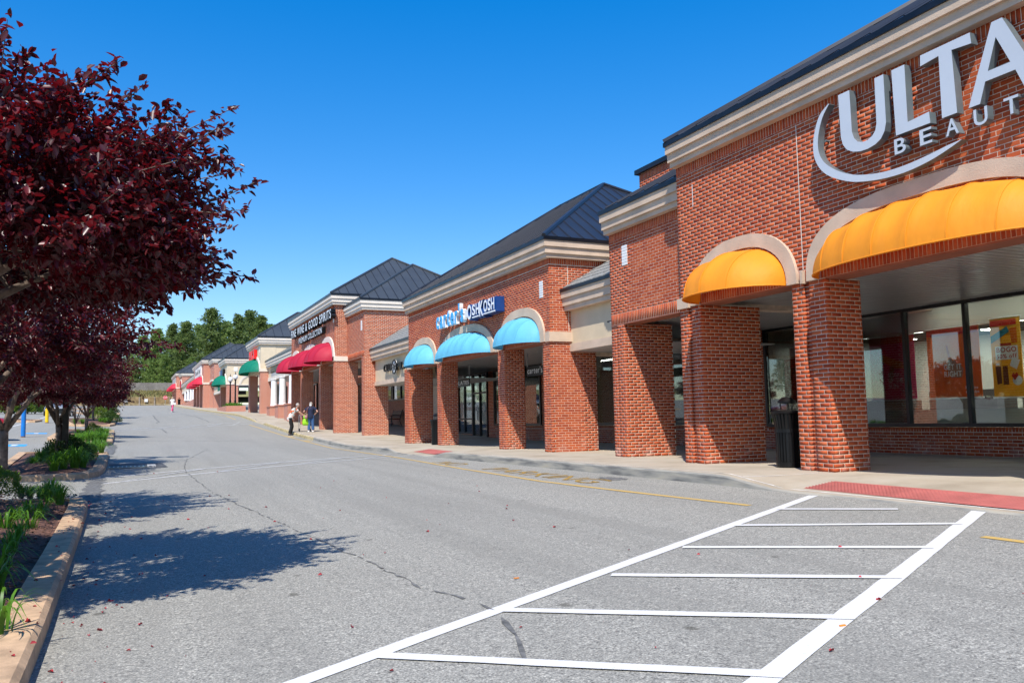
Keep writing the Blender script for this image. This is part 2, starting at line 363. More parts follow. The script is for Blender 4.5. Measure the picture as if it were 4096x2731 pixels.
# ------------------------------------------------------------------ levels of the ground
WY = [-600, 34, 38.9, 44.8, 48, 54, 72.7, 100, 132, 211, 232, 2000]
WZ = [0, 0, .15, .34, .5, .8, 1.75, 2.5, 3.4, 5.75, 6.05, 6.05]
KY = [-10, 4.8, 9.8, 11, 16, 20, 23, 33, 40, 60, 240]
KX = [8.4, 8.4, 8.4, 8.45, 8.45, 8.4, 8.35, 8.1, 8.15, 8.2, 8.2]
def wz(y): return float(np.interp(y, WY, WZ))
def kx(y): return float(np.interp(y, KY, KX))
GY = [-600, 10, 12, 20, 30, 40, 48, 60, 72, 100, 132, 211, 232, 2000]
GZ = [-.5, -.5, -.47, -.26, .05, .34, .55, 1.0, 1.62, 2.36, 3.26, 5.6, 5.9, 5.9]
def ground(x, y):
    gr = wz(y) - .17; gl = float(np.interp(y, GY, GZ)); t = max(0, min(1, (8.4 - x) / 9.4)); z = gr + (gl - gr) * t
    if x < -1: z += .035 * max(0, min(1, (y - 16) / 20)) * min(9, -1 - x) * max(0, min(1, (150 - y) / 60))
    return z
def gp(px, py, fn=ground, lift=0.0):
    """where the sight line of a photo pixel meets the ground"""
    d = fw + rt * ((px - 2048) / F_PX) - up * ((py - 1365.5) / F_PX); a, b = 1.0, None; t = 1.0
    while t < 400:
        p = EYE + d * t
        if p.z < fn(p.x, p.y) + lift: b = t; break
        a = t; t *= 1.01
    if b is None: return None
    for _ in range(30):
        m_ = (a + b) / 2; p = EYE + d * m_
        if p.z < fn(p.x, p.y) + lift: b = m_
        else: a = m_
    return EYE + d * b
def g2(px, py): p = gp(px, py); return (p.x, p.y)
def ramp_amt(y):
    a = 0
    for y0, y1 in ((5.3, 9.4), (24.2, 27.2), (58.5, 61.5)):
        if y0 <= y <= y1: a = 1
        elif y0 - 1.2 < y < y0: a = max(a, (y - y0 + 1.2) / 1.2)
        elif y1 < y < y1 + 1.2: a = max(a, (y1 + 1.2 - y) / 1.2)
    return a
def walk(x, y):
    k = kx(y); d = .162 * ramp_amt(y) * max(0, min(1, (k + 1.35 - x) / 1.35))
    return wz(y) - d
# ------------------------------------------------------------------ setting: ground, kerbs, walkway
def grid(xs, ys, fn, z0=None):
    mb = MB(); nx = len(xs)
    mb.v = [(x, y, fn(x, y)) for y in ys for x in xs]
    for j in range(len(ys) - 1):
        for i in range(nx - 1):
            a = j * nx + i; mb.f.append((a, a + 1, a + nx + 1, a + nx)); mb.mi.append(0)
    return mb
ys = sorted(set([-900, -300, -60, -20, -5] + list(np.arange(0, 60, 1.5)) + list(np.arange(60, 236, 3)) + [240, 300, 500, 900, 2000]))
xs = [-1500, -500, -150, -60, -30, -20, -13.6, -10, -7, -4, -2, -1, 0, 2, 4, 6, 8.4, 9, 30, 100, 400, 1500]
tag(grid(xs, ys, ground).build('ground', 'asphalt'), kind='structure')
GROUND = bpy.data.objects['ground']
# walkway slabs
WALK = MB(); WALK.box(9.9, 30, -20, 33, -.6, -.06); o = WALK.build('walkway', 'concrete'); tag(o, kind='structure'); WALKO = o
def slab(x0f, x1, y0, y1, ny=4):
    g = .004; mb = MB(); nx = 5; Y = np.linspace(y0 + g, y1 - g, ny + 1)
    top = []
    for y in Y:
        x0 = x0f(y) if callable(x0f) else x0f
        for i in range(nx + 1):
            x = x0 + g + (x1 - g - x0 - g) * i / nx; top.append((x, y, walk(x, y)))
    n = nx + 1; mb.v = top + [(a, b, c - .12) for a, b, c in top]; N = len(top)
    for j in range(ny):
        for i in range(nx): a = j * n + i; mb.f.append((a, a + 1, a + n + 1, a + n))
    for j in range(ny):
        a = j * n; b = a + n; mb.f.append((b, a, a + N, b + N)); a += nx; b += nx; mb.f.append((a, b, b + N, a + N))
    for i in range(nx):
        a = i; mb.f.append((a + 1, a, a + N, a + 1 + N)); a = ny * n + i; mb.f.append((a, a + 1, a + 1 + N, a + N))
    mb.mi = [0] * len(mb.f)
    return mb.build('slab', 'concrete', WALKO)
KW = .16
yy = -9.0
while yy < 226:
    st = 3.05 if yy < 60 else 6.1
    slab(lambda y: kx(y) + KW, 10.35, yy, yy + st, 6 if yy < 60 else 3)
    slab(10.35, 15.6, yy, yy + st, 3); yy += st
# kerb along the walkway
def kerb_strip(y0, y1, mats, name, step=.5):
    mb = MB(); n = max(2, int((y1 - y0) / step)); prof = []
    for i in range(n + 1):
        y = y0 + (y1 - y0) * i / n; k = kx(y); t = walk(k + KW, y); b = wz(y) - .25
        t = max(t, wz(y) - .163)
        for dx, z in ((-.03, b), (-.008, t - .03), (.02, t - .004), (KW - .004, t), (KW - .004, b)): mb.v.append((k + dx, y, z))
    for i in range(n):
        for j in range(4): a = i * 5 + j; mb.f.append((a, a + 5, a + 6, a + 1)); mb.mi.append(1 if j >= 2 else 0)
    return tag(mb.build(name, mats), kind='structure')
kerb_strip(-9, 41, ['kerbdirty', 'concrete'], 'kerb')
kerb_strip(41, 62, ['kerbyellow', 'concrete'], 'kerb')
kerb_strip(62, 225, ['kerbyellow', 'concrete'], 'kerb', 3)
def drape(poly_fn, fn, off, name, mat, parent, kind=None):
    o = poly_fn.build(name, mat, parent)
    if kind: o['kind'] = kind
    return o
def strip(p, q, w, fn=ground, off=.005, seg=.6, ragged=.004, name='painted_line', mat='pwhite', parent=None):
    """a painted line from p to q, width w, laid on the surface"""
    p, q = Vector(p), Vector(q); d = q - p; L = d.length; d.normalize(); nrm = Vector((-d.y, d.x)); n = max(1, int(L / seg)); mb = MB()
    for i in range(n + 1):
        c = p + d * (L * i / n)
        for sgn in (-1, 1):
            e = c + nrm * sgn * (w / 2 + rnd.uniform(-ragged, ragged)); mb.v.append((e.x, e.y, fn(e.x, e.y) + off))
    for i in range(n): mb.f.append((2 * i, 2 * i + 2, 2 * i + 3, 2 * i + 1)); mb.mi.append(0)
    return mb.build(name, mat, parent if parent is not None else GROUND)
def polyline(pts, w, fn=ground, off=.005, wob=.02, name='crack', mat='tar', parent=None, seg=.12, wv=.5, gaps=0):
    P = [Vector(p) for p in pts]; out = []
    for a, b in zip(P, P[1:]):
        n = max(1, int((b - a).length / seg))
        for i in range(n): out.append(a + (b - a) * (i / n))
    out.append(P[-1]); mb = MB(); ph = 0
    for i, c in enumerate(out):
        d = (out[min(i + 1, len(out) - 1)] - out[max(i - 1, 0)]).normalized(); nr = Vector((-d.y, d.x)); ph = .7 * ph + rnd.uniform(-wob, wob)
        ww = w * rnd.uniform(1 - wv, 1 + wv)
        for sg in (-1, 1): e = c + nr * (ph + sg * ww / 2); mb.v.append((e.x, e.y, fn(e.x, e.y) + off))
    for i in range(len(out) - 1):
        if gaps and rnd.random() < gaps: continue
        mb.f.append((2 * i, 2 * i + 2, 2 * i + 3, 2 * i + 1)); mb.mi.append(0)
    return mb.build(name, mat, parent if parent is not None else GROUND)
# near crosswalk
strip((8.33, 8.60), (-.2, 4.07), .135, seg=.3); strip((8.42, 6.27), (1.2, 2.46), .145, seg=.3)
for a, b in (((7.09, 7.93), (7.98, 6.95)), ((5.91, 7.28), (7.55, 5.82)), ((4.72, 6.56), (6.3, 5.15)), ((3.55, 5.91), (5.16, 4.50)), ((2.37, 5.38), (4.05, 3.90)), ((1.35, 4.83), (2.97, 3.33)), ((.2, 4.27), (1.85, 2.8))):
    strip(a, b, .105, off=.009, seg=.3)
# second crosswalk, further ones
def crosswalk(a0, b0, a1, b1, mat='pwhite2', n=5):
    """two long lines a0-b0 and a1-b1 (photo pixels) with slanting bars between"""
    a0, b0, a1, b1 = [Vector(g2(*p)) for p in (a0, b0, a1, b1)]
    strip(a0, b0, .085, mat=mat); strip(a1, b1, .085, mat=mat)
    for i in range(n):
        t = (i + .15) / n; p = a0 + (b0 - a0) * t; q = a1 + (b1 - a1) * min(1, t + 1.0 / n); strip(p, q, .06, off=.009, mat='pwhite2')
crosswalk((413, 1934), (1640, 1822), (421, 1911), (1560, 1818), 'pwhite', 4)
crosswalk((440, 1726), (1010, 1694), (470, 1717), (960, 1688), 'pwhite2', 5)
for a, b in (((7.11, 8.44), (6.82, 13.7)), ((6.82, 13.7), (6.95, 18.1)), ((6.95, 18.1), (7.3, 24.0)), ((7.3, 24.0), (7.55, 32.3)), ((7.55, 32.3), (7.6, 44)), ((7.6, 44), (7.3, 58)), ((7.3, 66), (7.3, 110)), ((7.05, 5.23), (7.1, -4))):
    strip(a, b, .10, mat='pyellow')
# cracks, tar seams, stains
polyline([g2(*p) for p in ((830, 1797), (745, 1840), (738, 1880), (850, 1970), (1100, 2080), (1300, 2170), (1500, 2260), (1700, 2350), (1880, 2400), (1985, 2440))], .017, wob=.018, wv=.95, gaps=.22, seg=.07)
polyline([g2(*p) for p in ((2010, 2470), (2060, 2540), (2080, 2600), (2100, 2650))], .03, wob=.015, wv=.8)
polyline([g2(*p) for p in ((352, 2030), (368, 1985), (372, 1950), (388, 1915))], .3, wob=.05, name='tar_patch', wv=.35)
polyline([g2(*p) for p in ((436, 1818), (446, 1790), (452, 1780))], .3, wob=.05, name='tar_patch', wv=.3)
for pts in (((612, 1661), (620, 1672), (636, 1687), (625, 1693)), ((645, 1714), (668, 1731)), ((720, 1653), (780, 1665), (826, 1682), (838, 1689)), ((1040, 1754), (1150, 1757), (1250, 1752)), ((670, 1635), (683, 1641)), ((455, 1764), (760, 1765), (1000, 1762))):
    polyline([g2(*p) for p in pts], .05, wob=.03, wv=.7)
for (x, y, sx, sy) in ((7.95, 13.1, .22, .5),):
    mb = MB(); n = 40; mb.v = [(x + sx * rnd.uniform(.6, 1) * math.cos(6.283 * i / n), y + sy * rnd.uniform(.55, 1) * math.sin(6.283 * i / n), 0) for i in range(n)]
    mb.v = [(a, b, ground(a, b) + .004) for a, b, c in mb.v]; mb.f = [tuple(range(n))]; mb.mi = [0]; mb.build('oil_stain', 'tar', GROUND)
# dark patch and drain grate by the second bed
A_, B_, C_, D_ = [g2(*p) for p in ((438, 1876), (672, 1868), (648, 1850), (436, 1856))]
mb = MB(); mb.v = [(x, y, ground(x, y) + .004) for x, y in (A_, B_, C_, D_)]; mb.f = [(0, 1, 2, 3)]; mb.mi = [0]
MT['patch'] = M('newer_dark_asphalt', (.09, .092, .095), .9, .2, 30, bsc=80); mb.build('asphalt_patch', 'patch', GROUND)
dx_, dy_ = g2(478, 1869); z = ground(dx_, dy_) + .008
dr = thing('drain_grate', 'barred storm drain grate set in the road beside a planting bed kerb', 'drain', (dx_, dy_, z))
mb = MB()
for i in range(12): mb.box(dx_ - .55 + i * .1, dx_ - .52 + i * .1, dy_ - .3, dy_ + .3, z, z + .014)
mb.build('bars', 'steelside', dr)
mb = MB(); mb.box(dx_ - .62, dx_ + .65, dy_ - .37, dy_ - .31, z - .01, z + .012); mb.box(dx_ - .62, dx_ + .65, dy_ + .31, dy_ + .37, z - .01, z + .012); mb.build('rim', 'steelside', dr); mb = MB(); mb.box(dx_ + .66, dx_ + .86, dy_ - .37, dy_ + .37, z - .02, z + .03); mb.build('inlet_block', 'grey', dr)
# tactile panels on the ramps
for (y0, y1, lab) in ((5.55, 9.15, 1), (24.5, 27.0, 2)):
    mb = MB(); n = 8; X0, X1 = 8.62, 9.22
    for i in range(n + 1):
        y = y0 + (y1 - y0) * i / n
        for x in (X0, X1): mb.v.append((x + .12 * (i / n - .5), y, walk(x, y) + .008))
    for i in range(n): mb.f.append((2 * i, 2 * i + 1, 2 * i + 3, 2 * i + 2)); mb.mi.append(0)
    tp = mb.build('tactile_panel', 'tactile', WALKO)
    d = MB()
    for i in range(int((y1 - y0) / .06)):
        for j in range(9):
            y = y0 + .04 + i * .06; x = X0 + .04 + j * .06 + .12 * ((y - y0) / (y1 - y0) - .5); z = walk(x, y) + .008; r = .012
            k = len(d.v); d.v += [(x - r, y - r, z), (x + r, y - r, z), (x + r, y + r, z), (x - r, y + r, z), (x - r * .5, y - r * .5, z + .006), (x + r * .5, y - r * .5, z + .006), (x + r * .5, y + r * .5, z + .006), (x - r * .5, y + r * .5, z + .006)]
            d.f += [(k, k + 1, k + 5, k + 4), (k + 1, k + 2, k + 6, k + 5), (k + 2, k + 3, k + 7, k + 6), (k + 3, k, k + 4, k + 7), (k + 4, k + 5, k + 6, k + 7)]; d.mi += [0] * 5
    o = d.build('domes', 'tactile', tp); o['kind'] = 'stuff'
for y0, y1 in ((-5, 23.2), (28.4, 60)):
    polyline([(kx(y) + KW + .0, y) for y in np.arange(y0, y1, 1.0)], .022, fn=walk, off=.004, wob=.003, name='joint_sealant', mat='seal', parent=WALKO, wv=.3)
polyline([(8.62, 10.35), (9.75, 9.95)], .02, fn=walk, off=.004, wob=.004, name='joint_sealant', mat='seal', parent=WALKO)
# ------------------------------------------------------------------ brickwork
BL, BH, MJ = .2032, .0677, .0118
BRK = {}
def panel(root, p0, p1, z0, z1, zb, style='run', off=0.0, proud=.0028):
    """bricks on the vertical face from plan point p0 to p1 (outward is to the right of p0->p1)"""
    if z1 - z0 < .03: return
    p0, p1 = Vector(p0), Vector(p1); d = p1 - p0; L = d.length; d.normalize(); n = Vector((d.y, -d.x)); out = BRK.setdefault(root.name, [])
    if style == 'run':
        k0 = int(math.floor((z0 - zb) / BH + .001)); k1 = int(math.ceil((z1 - zb) / BH - .001))
        for k in range(k0, k1):
            a = max(z0, zb + k * BH + MJ / 2); b = min(z1, zb + (k + 1) * BH - MJ / 2)
            if b - a < .012: continue
            s = (BL / 2 if k % 2 else 0) + off - BL; 
            while s < L:
                u0, u1 = max(0, s + MJ / 2), min(L, s + BL - MJ / 2)
                if u0 <= .001: u0 = -proud
                if u1 >= L - .001: u1 = L + proud
                if u1 - u0 > .022:
                    c = p0 + d * ((u0 + u1) / 2); out.append((c.x, c.y, (a + b) / 2, d.x, d.y, n.x, n.y, (u1 - u0) / 2, (b - a) / 2, proud + rnd.uniform(-.0008, .0008)))
                s += BL
    else:                                           # soldier / rowlock course
        s = 0.0
        while s < L - .01:
            u0, u1 = s + MJ / 2, min(L, s + BH - MJ / 2)
            if u1 - u0 > .015:
                c = p0 + d * ((u0 + u1) / 2); out.append((c.x, c.y, (z0 + z1) / 2, d.x, d.y, n.x, n.y, (u1 - u0) / 2, (z1 - z0) / 2 - MJ / 2, proud + rnd.uniform(-.0008, .0008)))
            s += BH
def finish_bricks(root, lim=300):
    B = np.array(BRK.pop(root.name)); c = B[:, :3]; to = np.array(EYE)[None] - c
    facing = (to[:, 0] * B[:, 5] + to[:, 1] * B[:, 6]) > 0
    full = (np.abs(B[:, 7] - (BL - MJ) / 2) < .002) & (np.abs(B[:, 8] - (BH - MJ) / 2) < .002) & facing
    q = c - np.array(EYE); dep = q @ np.array(fw); px = 2048 + F_PX * (q @ np.array(rt)) / dep; py = 1365 - F_PX * (q @ np.array(up)) / dep
    full &= (dep > 0) & (px > 20) & (px < 4076) & (py > 20) & (py < 2700)
    order = np.argsort((to ** 2).sum(1) + np.where(full, 0, 1e9)); n = min(lim, int(full.sum())); pick = order[:n]; rest = order[n:]
    me = brick_mesh()
    for i in pick:
        b = B[i]; o = bpy.data.objects.new('brick', me); COL.objects.link(o); o.parent = root
        o.matrix_parent_inverse = Matrix.Translation(-WLOC[root.name])
        o.location = (b[0], b[1], b[2]); o.rotation_euler = (0, 0, math.atan2(b[4], b[3]))
    if len(rest):
        b = B[rest]; N = len(b); u = np.stack([b[:, 3], b[:, 4], 0 * b[:, 3]], 1) * b[:, 7:8]; w = np.stack([b[:, 5], b[:, 6], 0 * b[:, 3]], 1); z = np.array([[0, 0, 1.]]) * b[:, 8:9]
        o_ = b[:, :3] - w * .01; f_ = b[:, :3] + w * b[:, 9:10]
        V = np.stack([o_ - u - z, o_ + u - z, o_ + u + z, o_ - u + z, f_ - u - z, f_ + u - z, f_ + u + z, f_ - u + z], 1).reshape(-1, 3)
        q = np.array([[4, 5, 6, 7], [0, 1, 5, 4], [1, 2, 6, 5], [2, 3, 7, 6], [3, 0, 4, 7]])
        Fq = (q[None] + (np.arange(N) * 8)[:, None, None]).reshape(-1, 4)
        me2 = npmesh('brickwork', V, Fq, 'brick', np.repeat(np.random.default_rng(5).random(N), 5))
        o = link('brickwork', me2, root); o['kind'] = 'stuff'
_bm = {}
def brick_mesh():
    if MJ not in _bm:
        mb = MB(); l, h, d = (BL - MJ) / 2, (BH - MJ) / 2, .0028
        mb.box(-l, l, -d, .01, -h, h); _bm[MJ] = mb.mesh('brick', 'brick')
    return _bm[MJ]
def pillar(root, plan, z0, z1, zb, faces=None, name='pillar'):
    """plan: clockwise-from-above outline, seen faces get bricks"""
    mb = MB(); mb.prism([(x, y, z0) for x, y in plan], (0, 0, z1 - z0)); mb.build(name, 'mortar', root)
    n = len(plan)
    for i in range(n):
        if faces is None or i in faces: panel(root, plan[i], plan[(i + 1) % n], z0, z1, zb, off=.1016 * (i % 2))
# plan outline order: N-W corner -> S-W -> S-E -> N-E (outward on the right-hand side going N->S on the west face)
def notched(X, yN, yS, depth, rec=.045, strip_w=.28, gap=.15):
    """street pillar with a recessed vertical joint"""
    return [(X, yN), (X, yN - strip_w), (X + rec, yN - strip_w), (X + rec, yN - strip_w - gap), (X - .02, yN - strip_w - gap), (X - .02, yS), (X + depth, yS), (X + depth, yN)]
def cornice(root, X, y0, y1, z, xe, tiers, mat='stone', capmat='fascia'):
    """tiers: list of (height, projection); last one is the dark metal edge"""
    mb = MB(); zz = z
    for h, p in tiers[:-1]:
        mb.box(X - p, xe, y0 - p, y1 - .004 * p, zz, zz + h - .001); zz += h
    mb.build('cornice', mat, root)
    h, p = tiers[-1]; mb = MB(); mb.box(X - p, xe + .05, y0 - p, y1 + .02, zz, zz + h); mb.build('fascia', capmat, root)
    return zz + h
T_BIG = [(.10, .15), (.165, .205), (.155, .255), (.09, .285)]
T_MID = [(.11, .15), (.18, .205), (.17, .255), (.10, .285)]
def hip_roof(root, x0, x1, y0, y1, z, slope, mat='roof', sp=.42, seams=True, apex=None):
    """hip roof with standing seams; returns apex height"""
    hx, hy = (x1 - x0) / 2, (y1 - y0) / 2; r = min(hx, hy); zt = z + r * slope
    if hx <= hy: A, B = (x0 + hx, y0 + r, zt), (x0 + hx, y1 - r, zt)
    else: A, B = (x0 + r, y0 + hy, zt), (x1 - r, y0 + hy, zt)
    c = [(x0, y0, z), (x1, y0, z), (x1, y1, z), (x0, y1, z)]
    mb = MB(); mb.v = c + [A, B]
    mb.f = [(0, 1, 4), (1, 2, 5, 4), (2, 3, 5), (3, 0, 4, 5)] if hx <= hy else [(0, 1, 5, 4), (1, 2, 5), (2, 3, 4, 5), (3, 0, 4)]
    mb.mi = [0] * 4; ro = mb.build('roof', mat, root)
    def seam(p, q): 
        s = MB(); p, q = Vector(p), Vector(q)
        if (q - p).length > .25: s.tube([p + Vector((0, 0, .012)), q + Vector((0, 0, .012))], .022, 4); s.build('roof_seam', 'seam', ro)
    k = 1
    while seams and x0 + k * sp < x1:                       # south hip
        x = x0 + k * sp; t = min(x - x0, x1 - x, r); seam((x, y0, z), (x, y0 + t, z + t * slope)); k += 1
    k = 1
    while seams and y0 + k * sp * 1.4 < y1 and k < 40:                       # west slope
        y = y0 + k * sp * 1.4; t = min(y - y0, y1 - y, r); seam((x0, y, z), (x0 + t, y, z + t * slope)); k += 1
    s = MB()
    for a, b in ((c[0], A), (c[1], A if hx <= hy else B), (c[3], B if hx <= hy else A), (A, B)): s.tube([Vector(a) + Vector((0, 0, .02)), Vector(b) + Vector((0, 0, .02))], .07, 5)
    s.build('ridge_cap', mat, ro)
    return zt
def arch_pts(yc, a, h, z0, n=2.4, k=28):
    out = []
    for i in range(k + 1):
        t = math.pi * i / k; c, s = math.cos(t), math.sin(t)
        out.append((yc + a * math.copysign(abs(c) ** (2 / n), c), z0 + h * abs(s) ** (2 / n)))
    return out
def arch_trim(root, X, yc, a, h, z0, w=.3, th=.07, n=2.4, mat='stone'):
    i_, o_ = arch_pts(yc, a, h, z0, n), arch_pts(yc, a + w, h + w, z0, n); mb = MB(); k = len(i_)
    for y, z in i_: mb.v.append((X - th, y, z))
    for y, z in o_: mb.v.append((X - th, y, z))
    for y, z in i_: mb.v.append((X + .02, y, z))
    for y, z in o_: mb.v.append((X + .02, y, z))
    for j in range(k - 1):
        mb.f += [(j, j + 1, k + j + 1, k + j), (k + j, k + j + 1, 3 * k + j + 1, 3 * k + j), (j + 1, j, 2 * k + j, 2 * k + j + 1)]; mb.mi += [0] * 3
    mb.f += [(0, k, 3 * k, 2 * k), (2 * k - 1, k - 1, 3 * k - 1, 4 * k - 1)]; mb.mi += [0, 0]
    return mb.build('arch_trim', mat, root)
def awning(root, X, yc, a, p, h, z0, mat, seamsp=.52, n=2.4):
    ns = max(2, int(round(2 * a / seamsp))); per = 6; nu = ns * per; nv = 12; mb = MB()
    def pt(u, v, puff=True):
        uu = max(-.9995, min(.9995, u)); H = h * (1 - abs(uu) ** n) ** (1 / n); P = p * (1 - abs(uu) ** 2.1) ** (1 / 2.1)
        ph = (u + 1) / 2 * ns; k = 1 - (.07 * abs(math.sin(math.pi * ph)) * math.sin(math.pi * min(1, v * 1.0)) if puff else 0)
        s, c = math.sin(v * math.pi / 2), math.cos(v * math.pi / 2)
        return (X - .02 - P * s * k, yc + a * u, z0 + H * c * (1 if v == 0 else k))
    us = [math.sin((i / nu - .5) * math.pi) * .35 + (2 * i / nu - 1) * .65 for i in range(nu + 1)]
    us = [2 * i / nu - 1 for i in range(nu + 1)]; us[0], us[-1] = -1, 1
    e = [-.997, -.985, -.96]; us = sorted(set(us + e + [-x for x in e]))
    for u in us:
        for j in range(nv + 1): mb.v.append(pt(u, j / nv))
    for i in range(len(us) - 1):
        for j in range(nv): q = i * (nv + 1) + j; mb.f.append((q, q + 1, q + nv + 2, q + nv + 1)); mb.mi.append(0)
    aw = mb.build('awning', mat, root, smooth=True)
    rim = MB(); rim.tube([pt(u, 1.0, False) for u in us], .014, 6); rim.build('rim', mat, aw)
    for s in range(1, ns):
        u = 2 * s / ns - 1; t = MB(); t.tube([Vector(pt(u, j / 14, False)) + Vector((-.002, 0, .001)) for j in range(15)], .009, 5); t.build('seam', mat, aw)
    return aw
def wallbox(root, x0, x1, y0, y1, z0, z1, mat='mortar', name='wall'):
    mb = MB(); mb.box(x0, x1, y0, y1, z0, z1); return mb.build(name, mat, root)
def box(root, x0, x1, y0, y1, z0, z1, mat, name): return wallbox(root, x0, x1, y0, y1, z0, z1, mat, name)
def facade(root, X, y0, y1, zl, zt, zb, depth=.4, sdepth=2.5, soldier=.2, top_soldier=True, south=True, under=True):
    """brick front wall above the openings, from lintel zl up to zt, with its south return"""
    wallbox(root, X, X + depth, y0, y1, zl, zt)
    panel(root, (X, y1), (X, y0), zl + soldier + MJ / 2, zt - (.2 if top_soldier else 0), zb)
    panel(root, (X, y1), (X, y0), zl, zl + soldier, zb, 'soldier')
    if top_soldier: panel(root, (X, y1), (X, y0), zt - .2, zt, zb, 'soldier')
    if south:
        wallbox(root, X + depth, X + sdepth, y0, y0 + .3, zl - .4, zt)
        panel(root, (X, y0), (X + sdepth, y0), zl, zt - (.2 if top_soldier else 0), zb, off=.1)
        if top_soldier: panel(root, (X, y0), (X + sdepth, y0), zt - .2, zt, zb, 'soldier')
    if under:
        mb = MB(); mb.box(X - .004, X + depth + .01, y0 + .01, y1 - .01, zl - .02, zl - .002); mb.build('lintel', M_lint(), root)
def M_lint():
    if 'lint' not in MT: MT['lint'] = M('painted_steel_lintel', (.34, .11, .06), .7, .1, 3)
    return 'lint'
def soffit(root, x0, x1, y0, y1, z, w=.16, cap=120):
    """white metal ceiling boards running across the walkway"""
    n = int((y1 - y0) / w); me = MB(); me.box(0, 1, .004, w - .032, 0, .02); me = me.mesh('ceiling_board', 'soffit')
    bk = MB(); bk.box(x0, x1, y0, y1, z + .012, z + .05); bk.build('ceiling', 'darkroom', root)  # dark backing colour stands in for the shade in the board gaps
    for i in range(n):
        o = link('ceiling_board', me, root); o.location = (x0, y0 + i * w, z - .008); o.scale = (x1 - x0, 1, 1)
def downlight(root, x, y, z):
    mb = MB(); mb.lathe((x, y, z - .02), [(.05, .0), (.11, .0), (.11, .02), (.05, .02)], 14); mb.build('downlight', 'chrome', root)
def window(root, X, y0, y1, z0, z1, mull=(), fr=.06, trans=None, name='window'):
    mb = MB(); d = .07
    mb.box(X - d, X + .05, y0, y1, z0, z0 + fr); mb.box(X - d, X + .05, y0, y1, z1 - fr, z1); mb.box(X - d, X + .05, y0, y0 + fr, z0 + fr, z1 - fr); mb.box(X - d, X + .05, y1 - fr, y1, z0 + fr, z1 - fr)
    for y in mull: mb.box(X - d, X + .05, y - fr / 2, y + fr / 2, z0 + fr, z1 - fr)
    if trans: mb.box(X - d + .003, X + .047, y0 + fr, y1 - fr, trans - fr / 2, trans + fr / 2)
    w = mb.build(name, 'frame', root)
    e = [y0 + fr] + [y for y in sorted(mull)] + [y1 - fr]
    for a, b in zip(e, e[1:]):
        zs = [z0 + fr, trans, z1 - fr] if trans else [z0 + fr, z1 - fr]
        for c, dd in zip(zs, zs[1:]):
            p = MB(); p.box(X - .012, X - .004, a + .004, b - .004, c + .004, dd - .004); p.build('pane', 'glass', w)
    return w
# ------------------------------------------------------------------ lettering
_glyph = {}
def glyph(ch, off=0.0, shear=0.0):
    k = (ch, off, shear)
    if k not in _glyph:
        c = bpy.data.curves.new('glyph', 'FONT'); c.body = ch; c.size = 1.0; c.offset = off; c.shear = shear; c.resolution_u = 4; c.fill_mode = 'BOTH'; c.extrude = .5
        o = bpy.data.objects.new('glyph', c); COL.objects.link(o); bpy.context.view_layer.update()
        me = bpy.data.meshes.new_from_object(o.evaluated_get(bpy.context.evaluated_depsgraph_get()))
        bpy.data.objects.remove(o); V = np.array([v.co[:] for v in me.vertices]); F_ = [tuple(p.vertices) for p in me.polygons]
        fz = [1 if p.normal.z > .9 else 0 for p in me.polygons]; bpy.data.meshes.remove(me); _glyph[k] = (V, F_, fz)
    return _glyph[k]
def text(root, s, org, ex, ey, height, width, depth, face, side, off=0.0, name='letter', gap=.12, each=True, space=.35, base=0.0, cap=None, lay=None):
    """place a word: org = lower-left of its front face, text fits `width`; depth goes back from the face"""
    org, ex, ey = Vector(org), Vector(ex), Vector(ey); ez = ex.cross(ey); items = []; x = 0.0
    for ch in s:
        if ch == ' ': x += space; continue
        V, Fc, fz = glyph(ch, off if lay is None else lay); x0, x1 = V[:, 0].min(), V[:, 0].max(); items.append((ch, x - x0)); x += x1 - x0 + gap
    tot = x - gap; sx = width / tot; hh = glyph(cap or 'H', off if lay is None else lay)[0][:, 1].max(); sy = height / hh; objs = []; joint = MB()
    for ch, dx in items:
        V, Fc, fz = glyph(ch, off); mb = MB() if each else joint
        P = [tuple(org + ex * ((v[0] + dx) * sx) + ey * (v[1] * sy + base) + ez * ((v[2] - .5) * depth)) for v in V]; k = len(mb.v)
        mb.v += P; mb.f += [tuple(i + k for i in f) for f in Fc]; mb.mi += [0 if z else 1 for z in fz]
        if each: objs.append(mb.build(name, [face, side], root))
    if not each: objs.append(joint.build(name, [face, side], root))
    return objs
WEX, WEY = (0, -1, 0), (0, 0, 1)          # writing on a street-facing wall
SEX = (1, 0, 0)                           # writing on a south-facing wall
def poly_letter(root, pts, X, depth, face, side, hole=None):
    mb = MB(); P = [(X + depth, y, z) for y, z in pts]; mb.prism(P, (-depth, 0, 0), 0, 1)
    me = mb.mesh('letter', [face, side]); 
    for p in me.polygons: p.material_index = 0 if abs(p.normal.x) > .9 else 1
    return link('letter', me, root)
def prism_h(outer, holes, vec):
    mb = MB(); vec = Vector(vec); loops = [[Vector(p) for p in outer]] + [[Vector(p) for p in h] for h in holes]
    flat = [p for l in loops for p in l]; n = len(flat); tri = tessellate_polygon(loops)
    mb.v = [tuple(p) for p in flat] + [tuple(p + vec) for p in flat]
    mb.f = [tuple(reversed(t)) for t in tri] + [tuple(i + n for i in t) for t in tri]; mb.mi = [0] * len(mb.f); k = 0
    for l in loops:
        m_ = len(l)
        for i in range(m_): j = (i + 1) % m_; mb.f.append((k + i, k + j, k + n + j, k + n + i)); mb.mi.append(1)
        k += m_
    return mb
